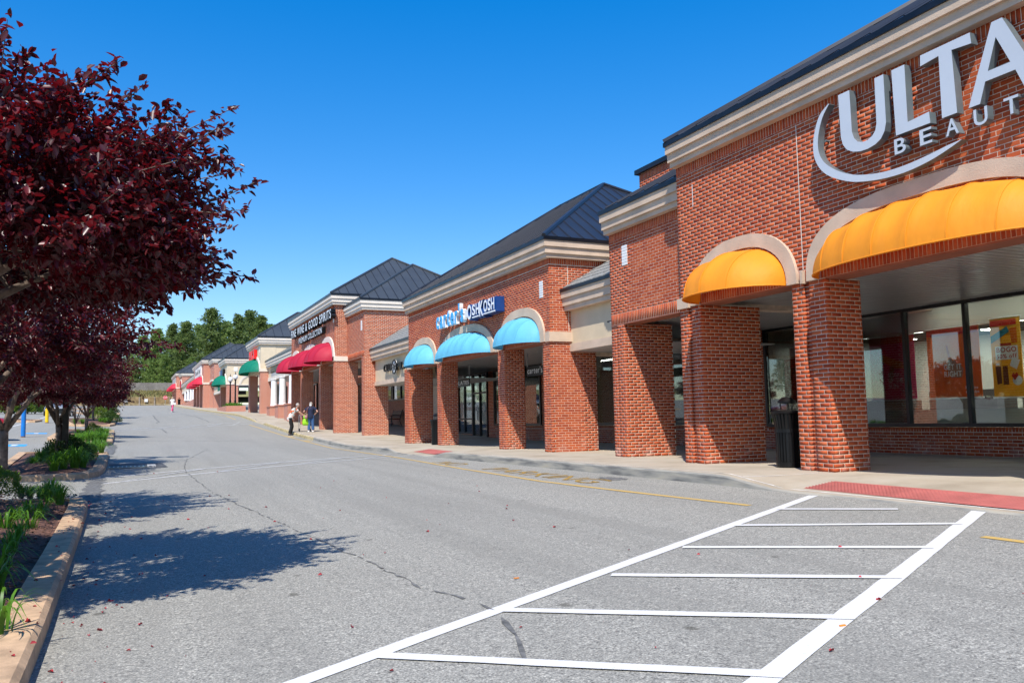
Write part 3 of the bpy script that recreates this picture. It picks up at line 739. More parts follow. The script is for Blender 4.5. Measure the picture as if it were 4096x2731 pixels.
# ================================================================== 1. orange awning store
st = thing('storefront', 'tall brick storefront with orange dome awnings and a wide black framed shop window', 'storefront', (10, 8, 0), 'brick shop fronts of the arcade')
facade(st, 10.0, 2.25, 13.65, 3.06, 5.92, 0, south=False, sdepth=3)
wallbox(st, 10.4, 14, 13.35, 13.65, 3.06, 5.92)
zt = cornice(st, 10.0, 2.25, 13.65, 5.90, 21, T_BIG)
hip_roof(st, 9.73, 21, 1.98, 13.65, zt - .01, .61)
for yN, yS, dp in ((10.57, 9.82, .72), (13.68, 13.0, 1.42), (6.08, 5.33, .72), (2.95, 2.25, 1.42)):
    pillar(st, notched(10.0, yN, yS, dp, strip_w=.26), -.04, 3.06, 0)
for yc, a, p, h, n in ((7.95, 2.0, .76, .88, 2.7), (11.83, 1.2, .92, .84, 2.3), (4.07, 1.2, .92, .84, 2.3)):
    arch_trim(st, 10.0, yc, a, h, 3.05, .235, .06, n); awning(st, 10.0, yc, a - .03, p, h - .05, 3.06, 'orange', .53, n)
for y0, y1 in ((13.34, 13.70), (10.26, 10.32), (5.58, 5.64), (2.2, 2.55)): box(st, 9.935, 10.1, y0, y1, 3.03, 3.24, 'stone', 'impost_block')
for y in (13.67, 10.29): pass
box(st, 9.9915, 9.9945, 10.283, 10.297, 3.26, 5.7, 'trim', 'expansion_joint')
box(st, 9.9915, 9.9925, 13.12, 13.14, 5.0, 5.45, 'seal', 'mortar_patch')
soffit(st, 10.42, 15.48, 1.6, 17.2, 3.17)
for y in (12.3, 9.0, 15.4, 6.2): downlight(st, 12.4, y, 3.17)
# window wall
wallbox(st, 15.5, 15.85, 2.0, 18.25, -.02, .53); panel(st, (15.5, 18.25), (15.5, 2.0), 0, .474, 0); panel(st, (15.5, 17.5), (15.5, 2.0), .478, .58, 0, 'soldier')
wallbox(st, 15.51, 15.84, 2.0, 17.5, .53, .58, 'mortar', 'sill')
wallbox(st, 15.5, 15.85, 17.52, 18.25, .53, 3.17); panel(st, (15.5, 18.25), (15.5, 17.52), .474, 3.17, 0)
window(st, 15.5, 2.2, 17.5, .585, 3.165, [17.46 - 1.48 * i for i in range(1, 11)], .075)
# room behind the glass
rm = MB(); rm.box(21.2, 21.3, 2, 18.2, 0, 3.4); rm.box(15.9, 21.2, 2, 2.1, 0, 3.4); rm.box(15.9, 21.2, 18.1, 18.2, 0, 3.4); rm.build('room_wall', 'roomwall', st)
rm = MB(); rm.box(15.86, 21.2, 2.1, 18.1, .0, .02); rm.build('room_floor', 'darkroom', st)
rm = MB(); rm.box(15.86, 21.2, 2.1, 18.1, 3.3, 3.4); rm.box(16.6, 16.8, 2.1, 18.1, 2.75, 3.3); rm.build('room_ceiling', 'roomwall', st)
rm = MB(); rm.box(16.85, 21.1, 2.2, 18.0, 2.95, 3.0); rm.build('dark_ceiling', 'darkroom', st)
for y in (16.6, 15, 13.6, 12, 10.6, 9, 6):
    for x in (16.95, 17.9, 19.6): rm = MB(); rm.box(x, x + .6, y, y + .6, 2.93, 2.948); rm.build('ceiling_lamp', 'lamp', st)  # row nearest the glass added to brighten the banners from behind
for y in (16.2, 13.3, 10.4, 7.5): rm = MB(); rm.box(15.93, 16.0, y - 1.2, y + 1.2, 3.26, 3.295); rm.build('banner_fill_light', 'lamp', st)  # unseen glowing strips added inside the glass to light the banner fronts
rm = MB()
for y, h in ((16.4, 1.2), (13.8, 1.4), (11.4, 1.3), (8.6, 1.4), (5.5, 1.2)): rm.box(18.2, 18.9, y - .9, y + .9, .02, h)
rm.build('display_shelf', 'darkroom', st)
rm = MB(); rm.box(15.95, 16.35, 2.4, 17.2, .02, .95); rm.build('window_plinth', 'roomwall', st)
finish_bricks(st)
# sign with swoosh
sg = thing('sign', 'large brushed silver letters reading ULTA BEAUTY over a curved silver swoosh on brick', 'sign', (9.8, 7.6, 4.2))
XF, DP = 9.80, .13
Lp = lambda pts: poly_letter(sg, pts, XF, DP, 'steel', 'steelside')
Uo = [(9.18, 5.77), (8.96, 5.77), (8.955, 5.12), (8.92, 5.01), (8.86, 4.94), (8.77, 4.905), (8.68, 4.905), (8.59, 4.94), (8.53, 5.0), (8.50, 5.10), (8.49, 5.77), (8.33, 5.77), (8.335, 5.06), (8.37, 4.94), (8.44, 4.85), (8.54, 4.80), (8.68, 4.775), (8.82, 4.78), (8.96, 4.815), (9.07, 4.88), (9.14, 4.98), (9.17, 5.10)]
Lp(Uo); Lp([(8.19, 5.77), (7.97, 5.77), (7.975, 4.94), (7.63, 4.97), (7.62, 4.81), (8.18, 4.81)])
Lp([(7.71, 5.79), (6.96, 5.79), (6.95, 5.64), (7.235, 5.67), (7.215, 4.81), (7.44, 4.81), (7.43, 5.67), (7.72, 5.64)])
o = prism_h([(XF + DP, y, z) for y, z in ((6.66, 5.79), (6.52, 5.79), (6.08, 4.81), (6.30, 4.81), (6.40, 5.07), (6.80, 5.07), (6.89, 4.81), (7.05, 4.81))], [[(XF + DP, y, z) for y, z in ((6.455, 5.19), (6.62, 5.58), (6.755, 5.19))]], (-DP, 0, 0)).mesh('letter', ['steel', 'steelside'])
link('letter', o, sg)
sw_o = [(9.38, 5.71), (9.58, 5.58), (9.71, 5.31), (9.74, 5.03), (9.66, 4.80), (9.49, 4.61), (9.21, 4.45), (8.91, 4.34), (8.48, 4.265), (8.07, 4.25), (7.68, 4.295), (7.38, 4.37), (7.17, 4.44)]
sw_i = [(9.37, 5.70), (9.52, 5.53), (9.62, 5.28), (9.635, 5.05), (9.56, 4.86), (9.41, 4.71), (9.18, 4.56), (8.89, 4.44), (8.47, 4.36), (8.06, 4.35), (7.67, 4.385), (7.38, 4.425)]
def smooth_pts(p, k=4):
    out = []; n = len(p)
    for i in range(n - 1):
        a, b, c, d = [Vector(p[max(0, min(n - 1, j))]) for j in (i - 1, i, i + 1, i + 2)]
        for s in range(k):
            t = s / k; out.append(tuple(.5 * ((2 * b) + (c - a) * t + (2 * a - 5 * b + 4 * c - d) * t * t + (3 * b - a - 3 * c + d) * t ** 3)))
    out.append(tuple(p[-1])); return out
so_, si_ = smooth_pts(sw_o), smooth_pts(sw_i)
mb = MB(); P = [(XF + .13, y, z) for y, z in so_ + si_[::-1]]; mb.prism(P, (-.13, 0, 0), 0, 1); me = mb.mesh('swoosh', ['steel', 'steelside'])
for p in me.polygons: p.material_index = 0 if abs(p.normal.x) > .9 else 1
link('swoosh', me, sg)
for ch, y in zip('BEAUTY', (8.22, 7.80, 7.40, 6.99, 6.58, 6.16)): text(sg, ch, (XF, y, 4.545), WEX, WEY, .215, .19, .12, 'steel', 'steelside', off=.012)
for y, z in ((9.07, 5.2), (8.4, 5.2), (8.08, 5.2), (7.33, 5.2), (6.9, 5.0), (6.25, 5.0), (9.6, 5.2), (8.5, 4.31)):
    mb = MB(); mb.tube([(XF + .12, y, z), (10.0, y, z)], .02, 6); mb.build('standoff', 'steelside', sg)
# hanging banners behind the glass
def pmat(name, c, c2, sc=1.2):
    if name not in MT: MT[name] = fabric(name, c, c, .22)
    return name
pmat('poster_magenta', (.66, .02, .17), (.5, .01, .15)); pmat('poster_orange', (.72, .15, .01), (.6, .10, .012)); pmat('poster_yellow', (.86, .46, .03), (.75, .33, .02)); pmat('poster_red', (.55, .03, .015), (.5, .03, .02)); pmat('poster_teal', (.01, .22, .30), (.01, .18, .25)); pmat('poster_brown', (.16, .05, .02), (.12, .04, .02)); pmat('poster_skin', (.42, .2, .13), (.3, .12, .08))
def banner(y0, y1, z0, z1, bgm, label, top=None, X=16.15):
    b = thing('hanging_banner', label, 'banner', (X, (y0 + y1) / 2, z0), 'banners in the shop window')
    mb = MB(); mb.box(X, X + .012, y1, y0, z0, z1); mb.build('sheet', bgm, b)
    mb = MB(); mb.box(X - .012, X + .024, y1 - .02, y0 + .02, z0 - .03, z0); mb.box(X - .01, X + .02, y1 - .02, y0 + .02, z1, z1 + .02); mb.build('rail', 'white', b)
    mb = MB()
    for y in (y0 - .06, y1 + .06): mb.tube([(X, y, z1), (X, y, 2.76)], .004, 4)
    mb.build('wire', 'chrome', b)
    return b
def patch(b, pts, X, mat, name='print'): mb = MB(); mb.prism([(X, y, z) for y, z in pts], (-.002, 0, 0)); return mb.build(name, mat, b)
XB = 16.145
b = banner(14.62, 13.36, 1.2, 2.66, 'poster_magenta', 'magenta hanging banner reading SOAK UP THE SUN behind the shop glass')
patch(b, [(14.61, 2.65), (13.37, 2.65), (13.37, 2.5), (14.61, 2.5)], XB, 'poster_red'); patch(b, [(14.3, 2.27), (13.7, 2.05), (13.66, 1.9), (13.9, 1.92), (14.33, 2.12)], XB, 'poster_orange'); patch(b, [(14.05, 2.0), (13.93, 2.0), (13.98, 1.62), (14.1, 1.62)], XB, 'poster_brown')
for i, (t, w) in enumerate((('SOAK', .34), ('UP THE', .42), ('SUN', .27))): text(b, t, (XB - .004, 14.12, 1.72 - i * .13), WEX, WEY, .10, w, .002, 'white', 'white', name='lettering', each=False, off=.01)
for i, t in enumerate(('Rewrite', 'the rules')): text(b, t, (XB - .004, 13.72, 1.36 - i * .085), WEX, WEY, .06, .28 + .02 * i, .002, 'white', 'white', name='lettering', each=False)
b = banner(13.02, 11.76, 1.2, 2.70, 'poster_orange', 'orange hanging banner reading GET IT RIGHT with a raised hand behind the shop glass')
patch(b, [(13.01, 2.69), (11.77, 2.69), (11.77, 2.55), (13.01, 2.55)], XB, 'poster_red')
patch(b, [(12.52, 2.0), (12.55, 1.85), (12.46, 1.62), (12.2, 1.62), (12.15, 1.8), (12.24, 1.93), (12.3, 1.9), (12.35, 2.0), (12.4, 1.97), (12.44, 2.06)], XB, 'poster_skin'); patch(b, [(12.55, 2.32), (12.5, 2.33), (12.45, 2.07), (12.5, 2.05)], XB - .003, 'poster_red')
for i, (t, w) in enumerate((('GET IT', .42), ('RIGHT', .42))): text(b, t, (XB - .004, 12.62, 1.80 - i * .15), WEX, WEY, .115, w, .002, 'white', 'white', name='lettering', each=False, off=.01)
for i, t in enumerate(('Rewrite', 'the rules')): text(b, t, (XB - .004, 12.13, 1.37 - i * .085), WEX, WEY, .06, .28 + .02 * i, .002, 'white', 'white', name='lettering', each=False)
b = banner(11.50, 10.86, 1.18, 2.78, 'poster_yellow', 'yellow hanging banner reading BOGO 50% off with product pictures')
patch(b, [(11.49, 2.74), (10.93, 2.74), (10.93, 2.62), (11.49, 2.62)], XB, 'poster_red'); patch(b, [(11.49, 2.42), (11.13, 2.6), (11.08, 2.49), (11.49, 2.27)], XB - .003, 'poster_teal')
patch(b, [(11.08, 2.55), (10.93, 2.57), (10.93, 2.25), (11.05, 2.25)], XB, 'poster_orange'); patch(b, [(11.3, 2.26), (11.06, 2.26), (11.06, 2.21), (11.3, 2.21)], XB, 'poster_red')
patch(b, [(11.41, 2.20), (10.93, 2.20), (10.93, 1.93), (11.41, 1.93)], XB, 'white')
text(b, 'BOGO', (XB - .005, 11.38, 2.08), WEX, WEY, .10, .42, .002, 'poster_red', 'poster_red', name='lettering', each=False, off=.015); text(b, '50% off', (XB - .005, 11.38, 1.955), WEX, WEY, .085, .42, .002, 'poster_red', 'poster_red', name='lettering', each=False, off=.012, cap='5')
patch(b, [(11.42, 1.82), (11.34, 1.82), (11.34, 1.86), (11.4, 1.86)], XB - .003, 'white'); patch(b, [(11.43, 1.80), (11.31, 1.80), (11.31, 1.45), (11.41, 1.43)], XB, 'poster_brown'); patch(b, [(11.27, 1.8), (11.17, 1.8), (11.16, 1.42), (11.28, 1.42)], XB, 'poster_brown'); patch(b, [(11.05, 1.98), (10.9, 1.9), (10.98, 1.72), (11.12, 1.8)], XB - .003, 'white')
patch(b, [(10.98 + .1 * math.cos(t) - .0, 1.5 + .1 * math.sin(t)) for t in np.linspace(0, 6.0, 18)], XB, 'white'); patch(b, [(11.1, 1.6), (11.05, 1.66), (11.03, 1.62), (10.98, 1.66), (10.95, 1.6), (11.03, 1.5)], XB - .005, 'poster_red')
b = banner(17.3, 15.95, 1.2, 2.66, 'poster_red', 'red hanging banner reading WEAR YOUR COLOR behind the end pane')
patch(b, [(16.5, 2.3), (16.3, 2.35), (16.25, 1.85), (16.42, 1.8)], XB, 'white'); patch(b, [(16.46, 2.22), (16.36, 2.24), (16.35, 2.12), (16.45, 2.1)], XB - .003, 'poster_brown')
for i, (t, w) in enumerate((('WEAR', .36), ('YOUR', .34), ('COLOR', .4))): text(b, t, (XB - .004, 16.75, 1.66 - i * .13), WEX, WEY, .10, w, .002, 'white', 'white', name='lettering', each=False, off=.01)
# ================================================================== 2. brick bay with lower cornice
bay = thing('storefront', 'plain brick storefront bay without awning, stepped cornice and a white painted brick patch', 'storefront', (10.4, 15.3, 0), 'brick shop fronts of the arcade')
facade(bay, 10.4, 13.65, 16.97, 3.08, 5.27, 0, south=False, soldier=.25)
zt = cornice(bay, 10.4, 13.72, 16.97, 5.25, 13.0, T_MID)
mb = MB(); mb.v = [(10.13, 13.72, zt), (10.13, 16.97, zt), (13.2, 16.97, zt + 1.75), (13.2, 13.72, zt + 1.75), (13.2, 16.97, zt), (13.2, 13.72, zt)]; mb.f = [(0, 3, 2, 1), (1, 2, 4), (0, 5, 3)]; mb.mi = [0] * 3; ro = mb.build('roof', 'roof', bay)
for i in range(6):
    s = MB(); y = 13.9 + i * .55; s.tube([(10.13, y, zt + .015), (13.2, y, zt + 1.765)], .022, 4); s.build('roof_seam', 'seam', ro)
pillar(bay, notched(10.42, 17.0, 16.42, 1.32, strip_w=.22, gap=.06), -.02, 3.08, 0)
for zz in np.arange(4.42, 4.86, BH): box(bay, 10.385, 10.4, 16.18, 16.40, zz + .004, zz + BH - .004, 'white', 'painted_brick')
wallbox(bay, 13.05, 20, 13.2, 19.55, 3.2, 7.75, name='tower_wall'); panel(bay, (13.05, 19.55), (13.05, 13.2), 5.6, 7.55, 0); panel(bay, (13.05, 19.55), (13.05, 13.2), 7.55, 7.75, 0, 'soldier')
box(bay, 12.95, 20.1, 13.1, 19.65, 7.75, 7.88, 'fascia', 'parapet_cap')
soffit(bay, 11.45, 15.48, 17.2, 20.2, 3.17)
finish_bricks(bay)
# ================================================================== connectors with stucco panel
def connector(label, X, y0, y1, zb_, roof_top, name_group='stucco link bays between the shop fronts', mat='tan', soff=3.05, stonez=(2.74, 2.95), cz=3.86, rooftop_x=13.6, slope=.57, cor='stone'):
    c = thing('link_bay', label, 'storefront', (X, (y0 + y1) / 2, zb_), name_group)
    box(c, X, X + .3, y0, y1, stonez[1], cz + .3, mat, 'stucco_panel'); box(c, X - .05, X + .33, y0, y1, stonez[0], stonez[1] + .002, cor, 'stone_band')
    zz = cz; mb = MB()
    for h, p in ((.13, .20), (.21, .25), (.17, .30)): mb.box(X - p, X + 1.2, y0, y1, zz, zz + h - .001); zz += h
    mb.build('cornice', cor, c); mb = MB(); mb.box(X - .33, X + 1.2, y0, y1, zz, zz + .09); mb.build('fascia', 'fascia', c); zz += .09
    nrow = 9; dx = (rooftop_x - X + .33) / nrow; rf = MB(); rf.v = [(X - .33, y0, zz - .02), (X - .33, y1, zz - .02), (rooftop_x, y1, zz - .02 + (rooftop_x - X + .33) * slope), (rooftop_x, y0, zz - .02 + (rooftop_x - X + .33) * slope)]; rf.f = [(0, 3, 2, 1)]; rf.mi = [0]; ro = rf.build('roof', 'shingle', c)
    for k in range(nrow):                                        # shingle courses, each tab its own piece
        n = int((y1 - y0) / .31); x = X - .33 + k * dx; z = zz + k * dx * slope
        for i in range(n):
            if (y1 - y0) > 5 and i % 1: continue
            o = link('shingle', shingle_mesh(dx, slope), ro); o.location = (x, y0 + (i + .5 * (k % 2) * .98) * .31, z + rnd.uniform(0, .006))
    return c
_sh = {}
def shingle_mesh(dx, slope):
    k = (round(dx, 3), slope)
    if k not in _sh:
        mb = MB(); a = dx * 1.15; mb.add([(0, .003, 0), (0, .303, 0), (a, .303, a * slope - .01), (a, .003, a * slope - .01), (0, .003, .028), (0, .303, .028), (a, .303, a * slope), (a, .003, a * slope)], [(4, 7, 6, 5), (0, 4, 5, 1), (0, 3, 7, 4), (1, 5, 6, 2)]); _sh[k] = mb.mesh('shingle', 'shingle')
    return _sh[k]
c1 = connector('short tan stucco link bay with cornice and grey shingle roof beside the plain brick bay', 11.1, 16.95, 20.28, 0, 5.4)
box(c1, 11.1, 15.4, 17.0, 20.25, 2.735, 2.76, 'grey', 'ceiling')
# ================================================================== 3. blue awning store
ct = thing('storefront', 'brick storefront with three sky blue dome awnings and a dark hipped metal roof', 'storefront', (10.45, 26.6, 0), 'brick shop fronts of the arcade')
facade(ct, 10.45, 20.25, 33.02, 3.04, 5.36, 0, sdepth=3.2)
wallbox(ct, 13.65, 21, 20.25, 20.6, 3.0, 5.36)
zt = cornice(ct, 10.45, 20.25, 33.02, 5.32, 21.5, T_MID)
hip_roof(ct, 10.18, 20.04, 19.98, 33.0, zt - .01, .655)
for yN, yS, dp in ((33.62, 32.9, 1.0), (29.55, 29.0, .62), (23.86, 23.3, .65)): pillar(ct, notched(10.45, yN, yS, dp, strip_w=.2, gap=.07), -.02, 3.04, 0)
pillar(ct, notched(10.45, 20.72, 20.24, 1.42, strip_w=.16, gap=.05), -.02, 3.04, 0)
for yc, a, p in ((22.1, 1.33, .68), (26.6, 2.3, .72), (31.05, 1.33, .68)):
    arch_trim(ct, 10.45, yc, a, .86, 3.03, .25, .06, 2.4); awning(ct, 10.45, yc, a - .03, p, .80, 3.05, 'skyblue', .52, 2.3)
box(ct, 10.385, 12.02, 20.185, 20.45, 3.01, 3.28, 'stone', 'impost_block')
for y0, y1 in ((23.77, 23.95), (29.26, 29.36), (32.72, 33.1)): box(ct, 10.385, 10.6, y0, y1, 3.01, 3.28, 'stone', 'impost_block')
for zz in np.arange(4.28, 4.72, BH): box(ct, 10.435, 10.45, 20.62, 20.84, zz + .004, zz + BH - .004, 'white', 'painted_brick')
box(ct, 11.02, 11.035, 20.2405, 20.243, 3.3, 5.15, 'trim', 'expansion_joint')
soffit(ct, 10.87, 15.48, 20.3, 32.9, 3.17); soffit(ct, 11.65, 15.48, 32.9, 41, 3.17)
for y in (22, 25.2, 28.8, 31.6, 36): downlight(ct, 12.6, y, 3.17)
Bw = lambda y0, y1, z0, z1: (wallbox(ct, 15.5, 15.8, y0, y1, z0, z1), panel(ct, (15.5, y1), (15.5, y0), z0, z1, 0))
for y0, y1 in ((18.3, 22.6), (23.3, 26.6), (27.3, 30.4), (30.95, 35.85)):
    Bw(y0, y1, -.02, .50); wallbox(ct, 15.51, 15.79, y0, y1, .50, .62, 'mortar', 'sill'); panel(ct, (15.51, y1), (15.51, y0), .51, .62, 0, 'soldier')
    window(ct, 15.5, y0, y1, .63, 3.165, [y for y in np.arange(y0 + 1.75, y1 - .6, 1.75)] if y1 < 33 else [32.75, 34.3], .085)
for y0, y1 in ((22.6, 23.3), (26.6, 27.3), (30.4, 30.95), (35.85, 36.6)): Bw(y0, y1, -.02, 3.17)
# doors with house number
dw = window(ct, 15.5, 36.62, 38.5, .02, 3.165, [37.56], .075, trans=2.2, name='door')
for y in (37.48, 37.64):
    mb = MB(); mb.tube([(15.43, y, .85), (15.36, y, .87), (15.36, y, 1.3), (15.43, y, 1.32)], .014, 6); mb.build('handle', 'black', dw)
text(dw, '857', (15.47, 37.95, 2.33), WEX, WEY, .22, .34, .004, 'white', 'white', name='number', each=False)
for yc in (37.1, 38.0):
    mb = MB(); n = 12
    mb.prism([(15.466, yc + (.2 if i % 2 else .1) * math.cos(math.pi * i / 6), 1.45 + (.2 if i % 2 else .1) * math.sin(math.pi * i / 6)) for i in range(n)], (-.002, 0, 0)); mb.build('emblem', 'grey', dw)
window(ct, 15.5, 38.5, 41.4, .22, 3.165, [39.6, 40.5], .075, trans=.95); Bw(38.5, 41.4, -.02, .2)
rm = MB(); rm.box(20.3, 20.4, 18.3, 42, 0, 3.4); rm.box(15.8, 20.3, 18.2, 18.3, 0, 3.3); rm.box(15.8, 20.3, 36.2, 36.3, 0, 3.3); rm.build('room_wall', 'roomwall', ct)
rm = MB(); rm.box(15.8, 20.3, 18.2, 42, -.01, .01); rm.box(15.8, 20.3, 18.2, 42, 3.2, 3.3); rm.build('room_floor', 'darkroom', ct)
for y in (20.5, 24.5, 28, 32, 38): rm = MB(); rm.box(17.2, 17.4, y, y + 1.6, 3.16, 3.19); rm.build('ceiling_lamp', 'lamp', ct)
finish_bricks(ct)
s = thing('sign', 'blue and white raised lettering reading carter\'s on the brick wall', 'sign', (10.3, 27.5, 4.2))
for of_, X_, d_, f_, n_ in ((.032, 10.21, .13, 'white', 'letter'), (.026, 10.19, .018, 'signblue', 'letter_face')): text(s, "carter's", (X_, 28.86, 4.25), WEX, WEY, .52, 2.70, d_, f_, f_, off=of_, lay=.026, gap=.17, cap='t', name=n_)
s = thing('sign', 'white letters reading OSHKOSH on a deep navy blue backing above the awnings', 'sign', (10.3, 24.5, 4.2))
for ch, y, h, zb2, w in (('O', 25.58, .46, 4.22, .38), ('S', 25.14, .34, 4.31, .26), ('H', 24.82, .34, 4.31, .28), ('K', 24.52, .48, 4.21, .32), ('O', 24.17, .36, 4.30, .30), ('S', 23.83, .36, 4.30, .24), ('H', 23.55, .36, 4.30, .24)):
    text(s, ch, (10.12, y, zb2), WEX, WEY, h, w, .03, 'whiteletter', 'navy', off=.03); text(s, ch, (10.155, y + .02, zb2 - .015), WEX, WEY, h + .03, w + .04, .27, 'navy', 'navy', off=.055, name='letter_backing')
for y0, y1, z in ((25.15, 24.62, 4.215), (24.2, 23.3, 4.215)): box(s, 10.12, 10.15, y1, y0, z, z + .035, 'whiteletter', 'underline'); box(s, 10.152, 10.42, y1 - .02, y0 + .02, z - .02, z + .06, 'navy', 'backing_bar')
box(s, 10.2, 10.43, 25.6, 26.0, 4.33, 4.58, 'white', 'raceway'); box(s, 10.16, 10.43, 23.24, 23.56, 4.22, 4.68, 'navy', 'backing')
# hanging blade signs under the ceiling
for t, y0, y1, X, lab in (("carter's", 26.05, 24.8, 12.5, "black hanging sign reading carter's under the arcade ceiling"), ('CLUB PILATES', 34.2, 31.45, 12.5, 'black hanging sign reading PILATES under the arcade ceiling')):
    s = thing('hanging_sign', lab, 'sign', (X, y0, 2.3)); z0 = 2.36 if y0 < 30 else 2.27
    box(s, X, X + .03, y1, y0, z0, z0 + .33, 'black', 'board'); text(s, t, (X - .004, y0 - .06, z0 + .09), WEX, WEY, .15 if y0 > 30 else .13, (y0 - y1) - .12, .003, 'whiteletter', 'whiteletter', cap='H' if y0 > 30 else 'x')
    box(s, X, X + .025, y0 - .05, y0 - .01, z0 + .33, 3.16, 'chrome', 'hanger'); box(s, X, X + .025, y1 + .01, y1 + .05, z0 + .33, 3.16, 'chrome', 'hanger')
# ================================================================== link bay with CLUB PILATES
c2 = connector('long tan stucco link bay with shingle roof carrying black CLUB PILATES letters', 11.28, 33.0, 41.22, 0, 5.9, stonez=(2.70, 2.90), cz=3.95, rooftop_x=13.6, slope=.63)
s = thing('sign', 'black raised letters reading CLUB PILATES with a round emblem on tan stucco', 'sign', (11.2, 37, 3.2))
text(s, 'CLUB', (11.12, 39.2, 3.28), WEX, WEY, .34, 1.55, .08, 'black', 'black', off=.01); text(s, 'PILATES', (11.12, 36.98, 3.24), WEX, WEY, .34, 2.7, .08, 'black', 'black', off=.01)
mb = MB(); n = 28; mb.prism([(11.16, 37.32 + .32 * math.cos(6.283 * i / n), 3.42 + .32 * math.sin(6.283 * i / n)) for i in range(n)], (-.05, 0, 0)); mb.build('emblem_disc', 'whiteletter', s)
o = prism_h([(11.13, 37.32 + .34 * math.cos(6.283 * i / n), 3.42 + .34 * math.sin(6.283 * i / n)) for i in range(n)], [[(11.13, 37.32 + .27 * math.cos(6.283 * i / n), 3.42 + .27 * math.sin(6.283 * i / n)) for i in range(n)]], (-.05, 0, 0)).build('emblem_ring', ['black', 'black'], s)
mb = MB(); mb.prism([(11.11, 37.32 + (.2 if i % 2 else .1) * math.cos(math.pi * i / 6 + .26), 3.42 + (.2 if i % 2 else .1) * math.sin(math.pi * i / 6 + .26)) for i in range(12)], (-.03, 0, 0)); mb.build('emblem_star', 'black', s)
box(c2, 11.28, 15.4, 33.3, 41.2, 2.69, 2.71, 'grey', 'ceiling')
# ================================================================== 4. crimson awning store and its lower bay
MJ = .0175
fb = thing('storefront', 'narrow recessed brick bay with stepped cream cornice beside the wine shop', 'storefront', (10.7, 43, .2), 'brick shop fronts of the arcade')
facade(fb, 10.7, 41.2, 44.72, 4.2, 6.6, .17, sdepth=2.6, soldier=.32)
wallbox(fb, 13.3, 19, 41.2, 41.5, 4, 6.6)
zt = cornice(fb, 10.7, 41.2, 44.6, 6.55, 18, [(.12, .15), (.19, .205), (.17, .255), (.10, .285)], 'trim')
hip_roof(fb, 10.43, 18.6, 40.93, 51, zt - .01, .64, 'roof2', .5)
pillar(fb, notched(10.7, 41.7, 41.2, 1.25, strip_w=.18, gap=.05), .05, 4.2, .17)
box(fb, 10.685, 10.7, 41.55, 41.8, 5.55, 6.05, 'white', 'painted_brick')
box(fb, 11.1, 15.4, 41.3, 44.7, 4.15, 4.19, 'soffit', 'ceiling')
wallbox(fb, 15.5, 15.8, 41.4, 58, .0, 4.4); panel(fb, (15.5, 58), (15.5, 46.0), .3, 3.2, .17)
window(fb, 15.45, 47.5, 53.8, 2.22, 3.3, [49.2, 50.4, 52.1], .09)
finish_bricks(fb)
fwn = thing('storefront', 'tall brick wine shop front with three crimson dome awnings and dark hipped roof', 'storefront', (10, 51, .5), 'brick shop fronts of the arcade')
facade(fwn, 10.0, 44.7, 57.9, 4.2, 7.28, .2, sdepth=1.4)
zt = cornice(fwn, 10.0, 44.7, 57.9, 7.24, 18.9, [(.13, .15), (.19, .205), (.18, .255), (.11, .285)], 'trim')
hip_roof(fwn, 9.73, 19.4, 44.43, 57.9, zt - .01, .63, 'roof2', .5)
pillar(fwn, notched(10.0, 45.1, 44.68, 1.26, strip_w=.14, gap=.04), .1, 4.2, .2)
for yN, yS, zf in ((48.75, 48.2, .3), (54.6, 54.05, .6), (57.95, 57.5, .8)): pillar(fwn, notched(10.0, yN, yS, .72, strip_w=.2, gap=.05), zf, 4.2, .2)
for yc, a in ((46.5, 1.55), (51.35, 2.35), (56.1, 1.45)):
    arch_trim(fwn, 10.0, yc, a, 1.15, 4.2, .3, .07, 2.4, 'trim'); awning(fwn, 10.0, yc, a, 1.25, 1.1, 4.22, 'crimson', .55, 2.3)
box(fwn, 9.93, 10.72, 44.64, 45.0, 4.19, 4.44, 'trim', 'impost_block')
for y0, y1 in ((48.3, 48.75), (54.0, 54.35)): box(fwn, 9.93, 10.2, y0, y1, 4.19, 4.44, 'trim', 'impost_block')
box(fwn, 9.985, 10.0, 44.86, 45.05, 6.3, 6.75, 'white', 'painted_brick')
box(fwn, 10.4, 15.4, 44.8, 57.9, 4.15, 4.19, 'soffit', 'ceiling')
box(fwn, 10.012, 10.03, 44.9, 45.0, .4, 4, 'grey', 'downpipe')
window(fwn, 15.44, 54.2, 57.6, .9, 3.6, [55.3, 56.4], .1, name='door')
finish_bricks(fwn)
s = thing('sign', 'black backed white letters reading FINE WINE & GOOD SPIRITS over PREMIUM COLLECTION on brick', 'sign', (9.8, 50, 6))
text(s, 'FINE WINE & GOOD SPIRITS', (9.72, 56.4, 6.50), WEX, WEY, .47, 12.0, .02, 'whiteletter', 'black', off=.012, gap=.16, space=.4); text(s, 'FINE WINE & GOOD SPIRITS', (9.745, 56.4, 6.50), WEX, WEY, .47, 12.0, .24, 'black', 'black', off=.05, lay=.012, gap=.16, space=.4, name='letter_backing')
text(s, 'PREMIUM COLLECTION', (9.76, 53.9, 5.93), WEX, WEY, .32, 7.0, .02, 'whiteletter', 'black', off=.008, gap=.16, space=.4); text(s, 'PREMIUM COLLECTION', (9.785, 53.9, 5.93), WEX, WEY, .32, 7.0, .2, 'black', 'black', off=.05, lay=.008, gap=.16, space=.4, name='letter_backing')
s = thing('hanging_sign', 'black hanging sign reading CORD PL under the wine shop arcade', 'sign', (12, 50, 3)); box(s, 12, 12.03, 49.3, 51.6, 3.05, 3.45, 'black', 'board'); text(s, 'CORD P', (11.995, 51.5, 3.14), WEX, WEY, .2, 2.0, .003, 'grey', 'grey')
box(s, 12, 12.03, 50.4, 50.44, 3.45, 4.15, 'chrome', 'hanger')
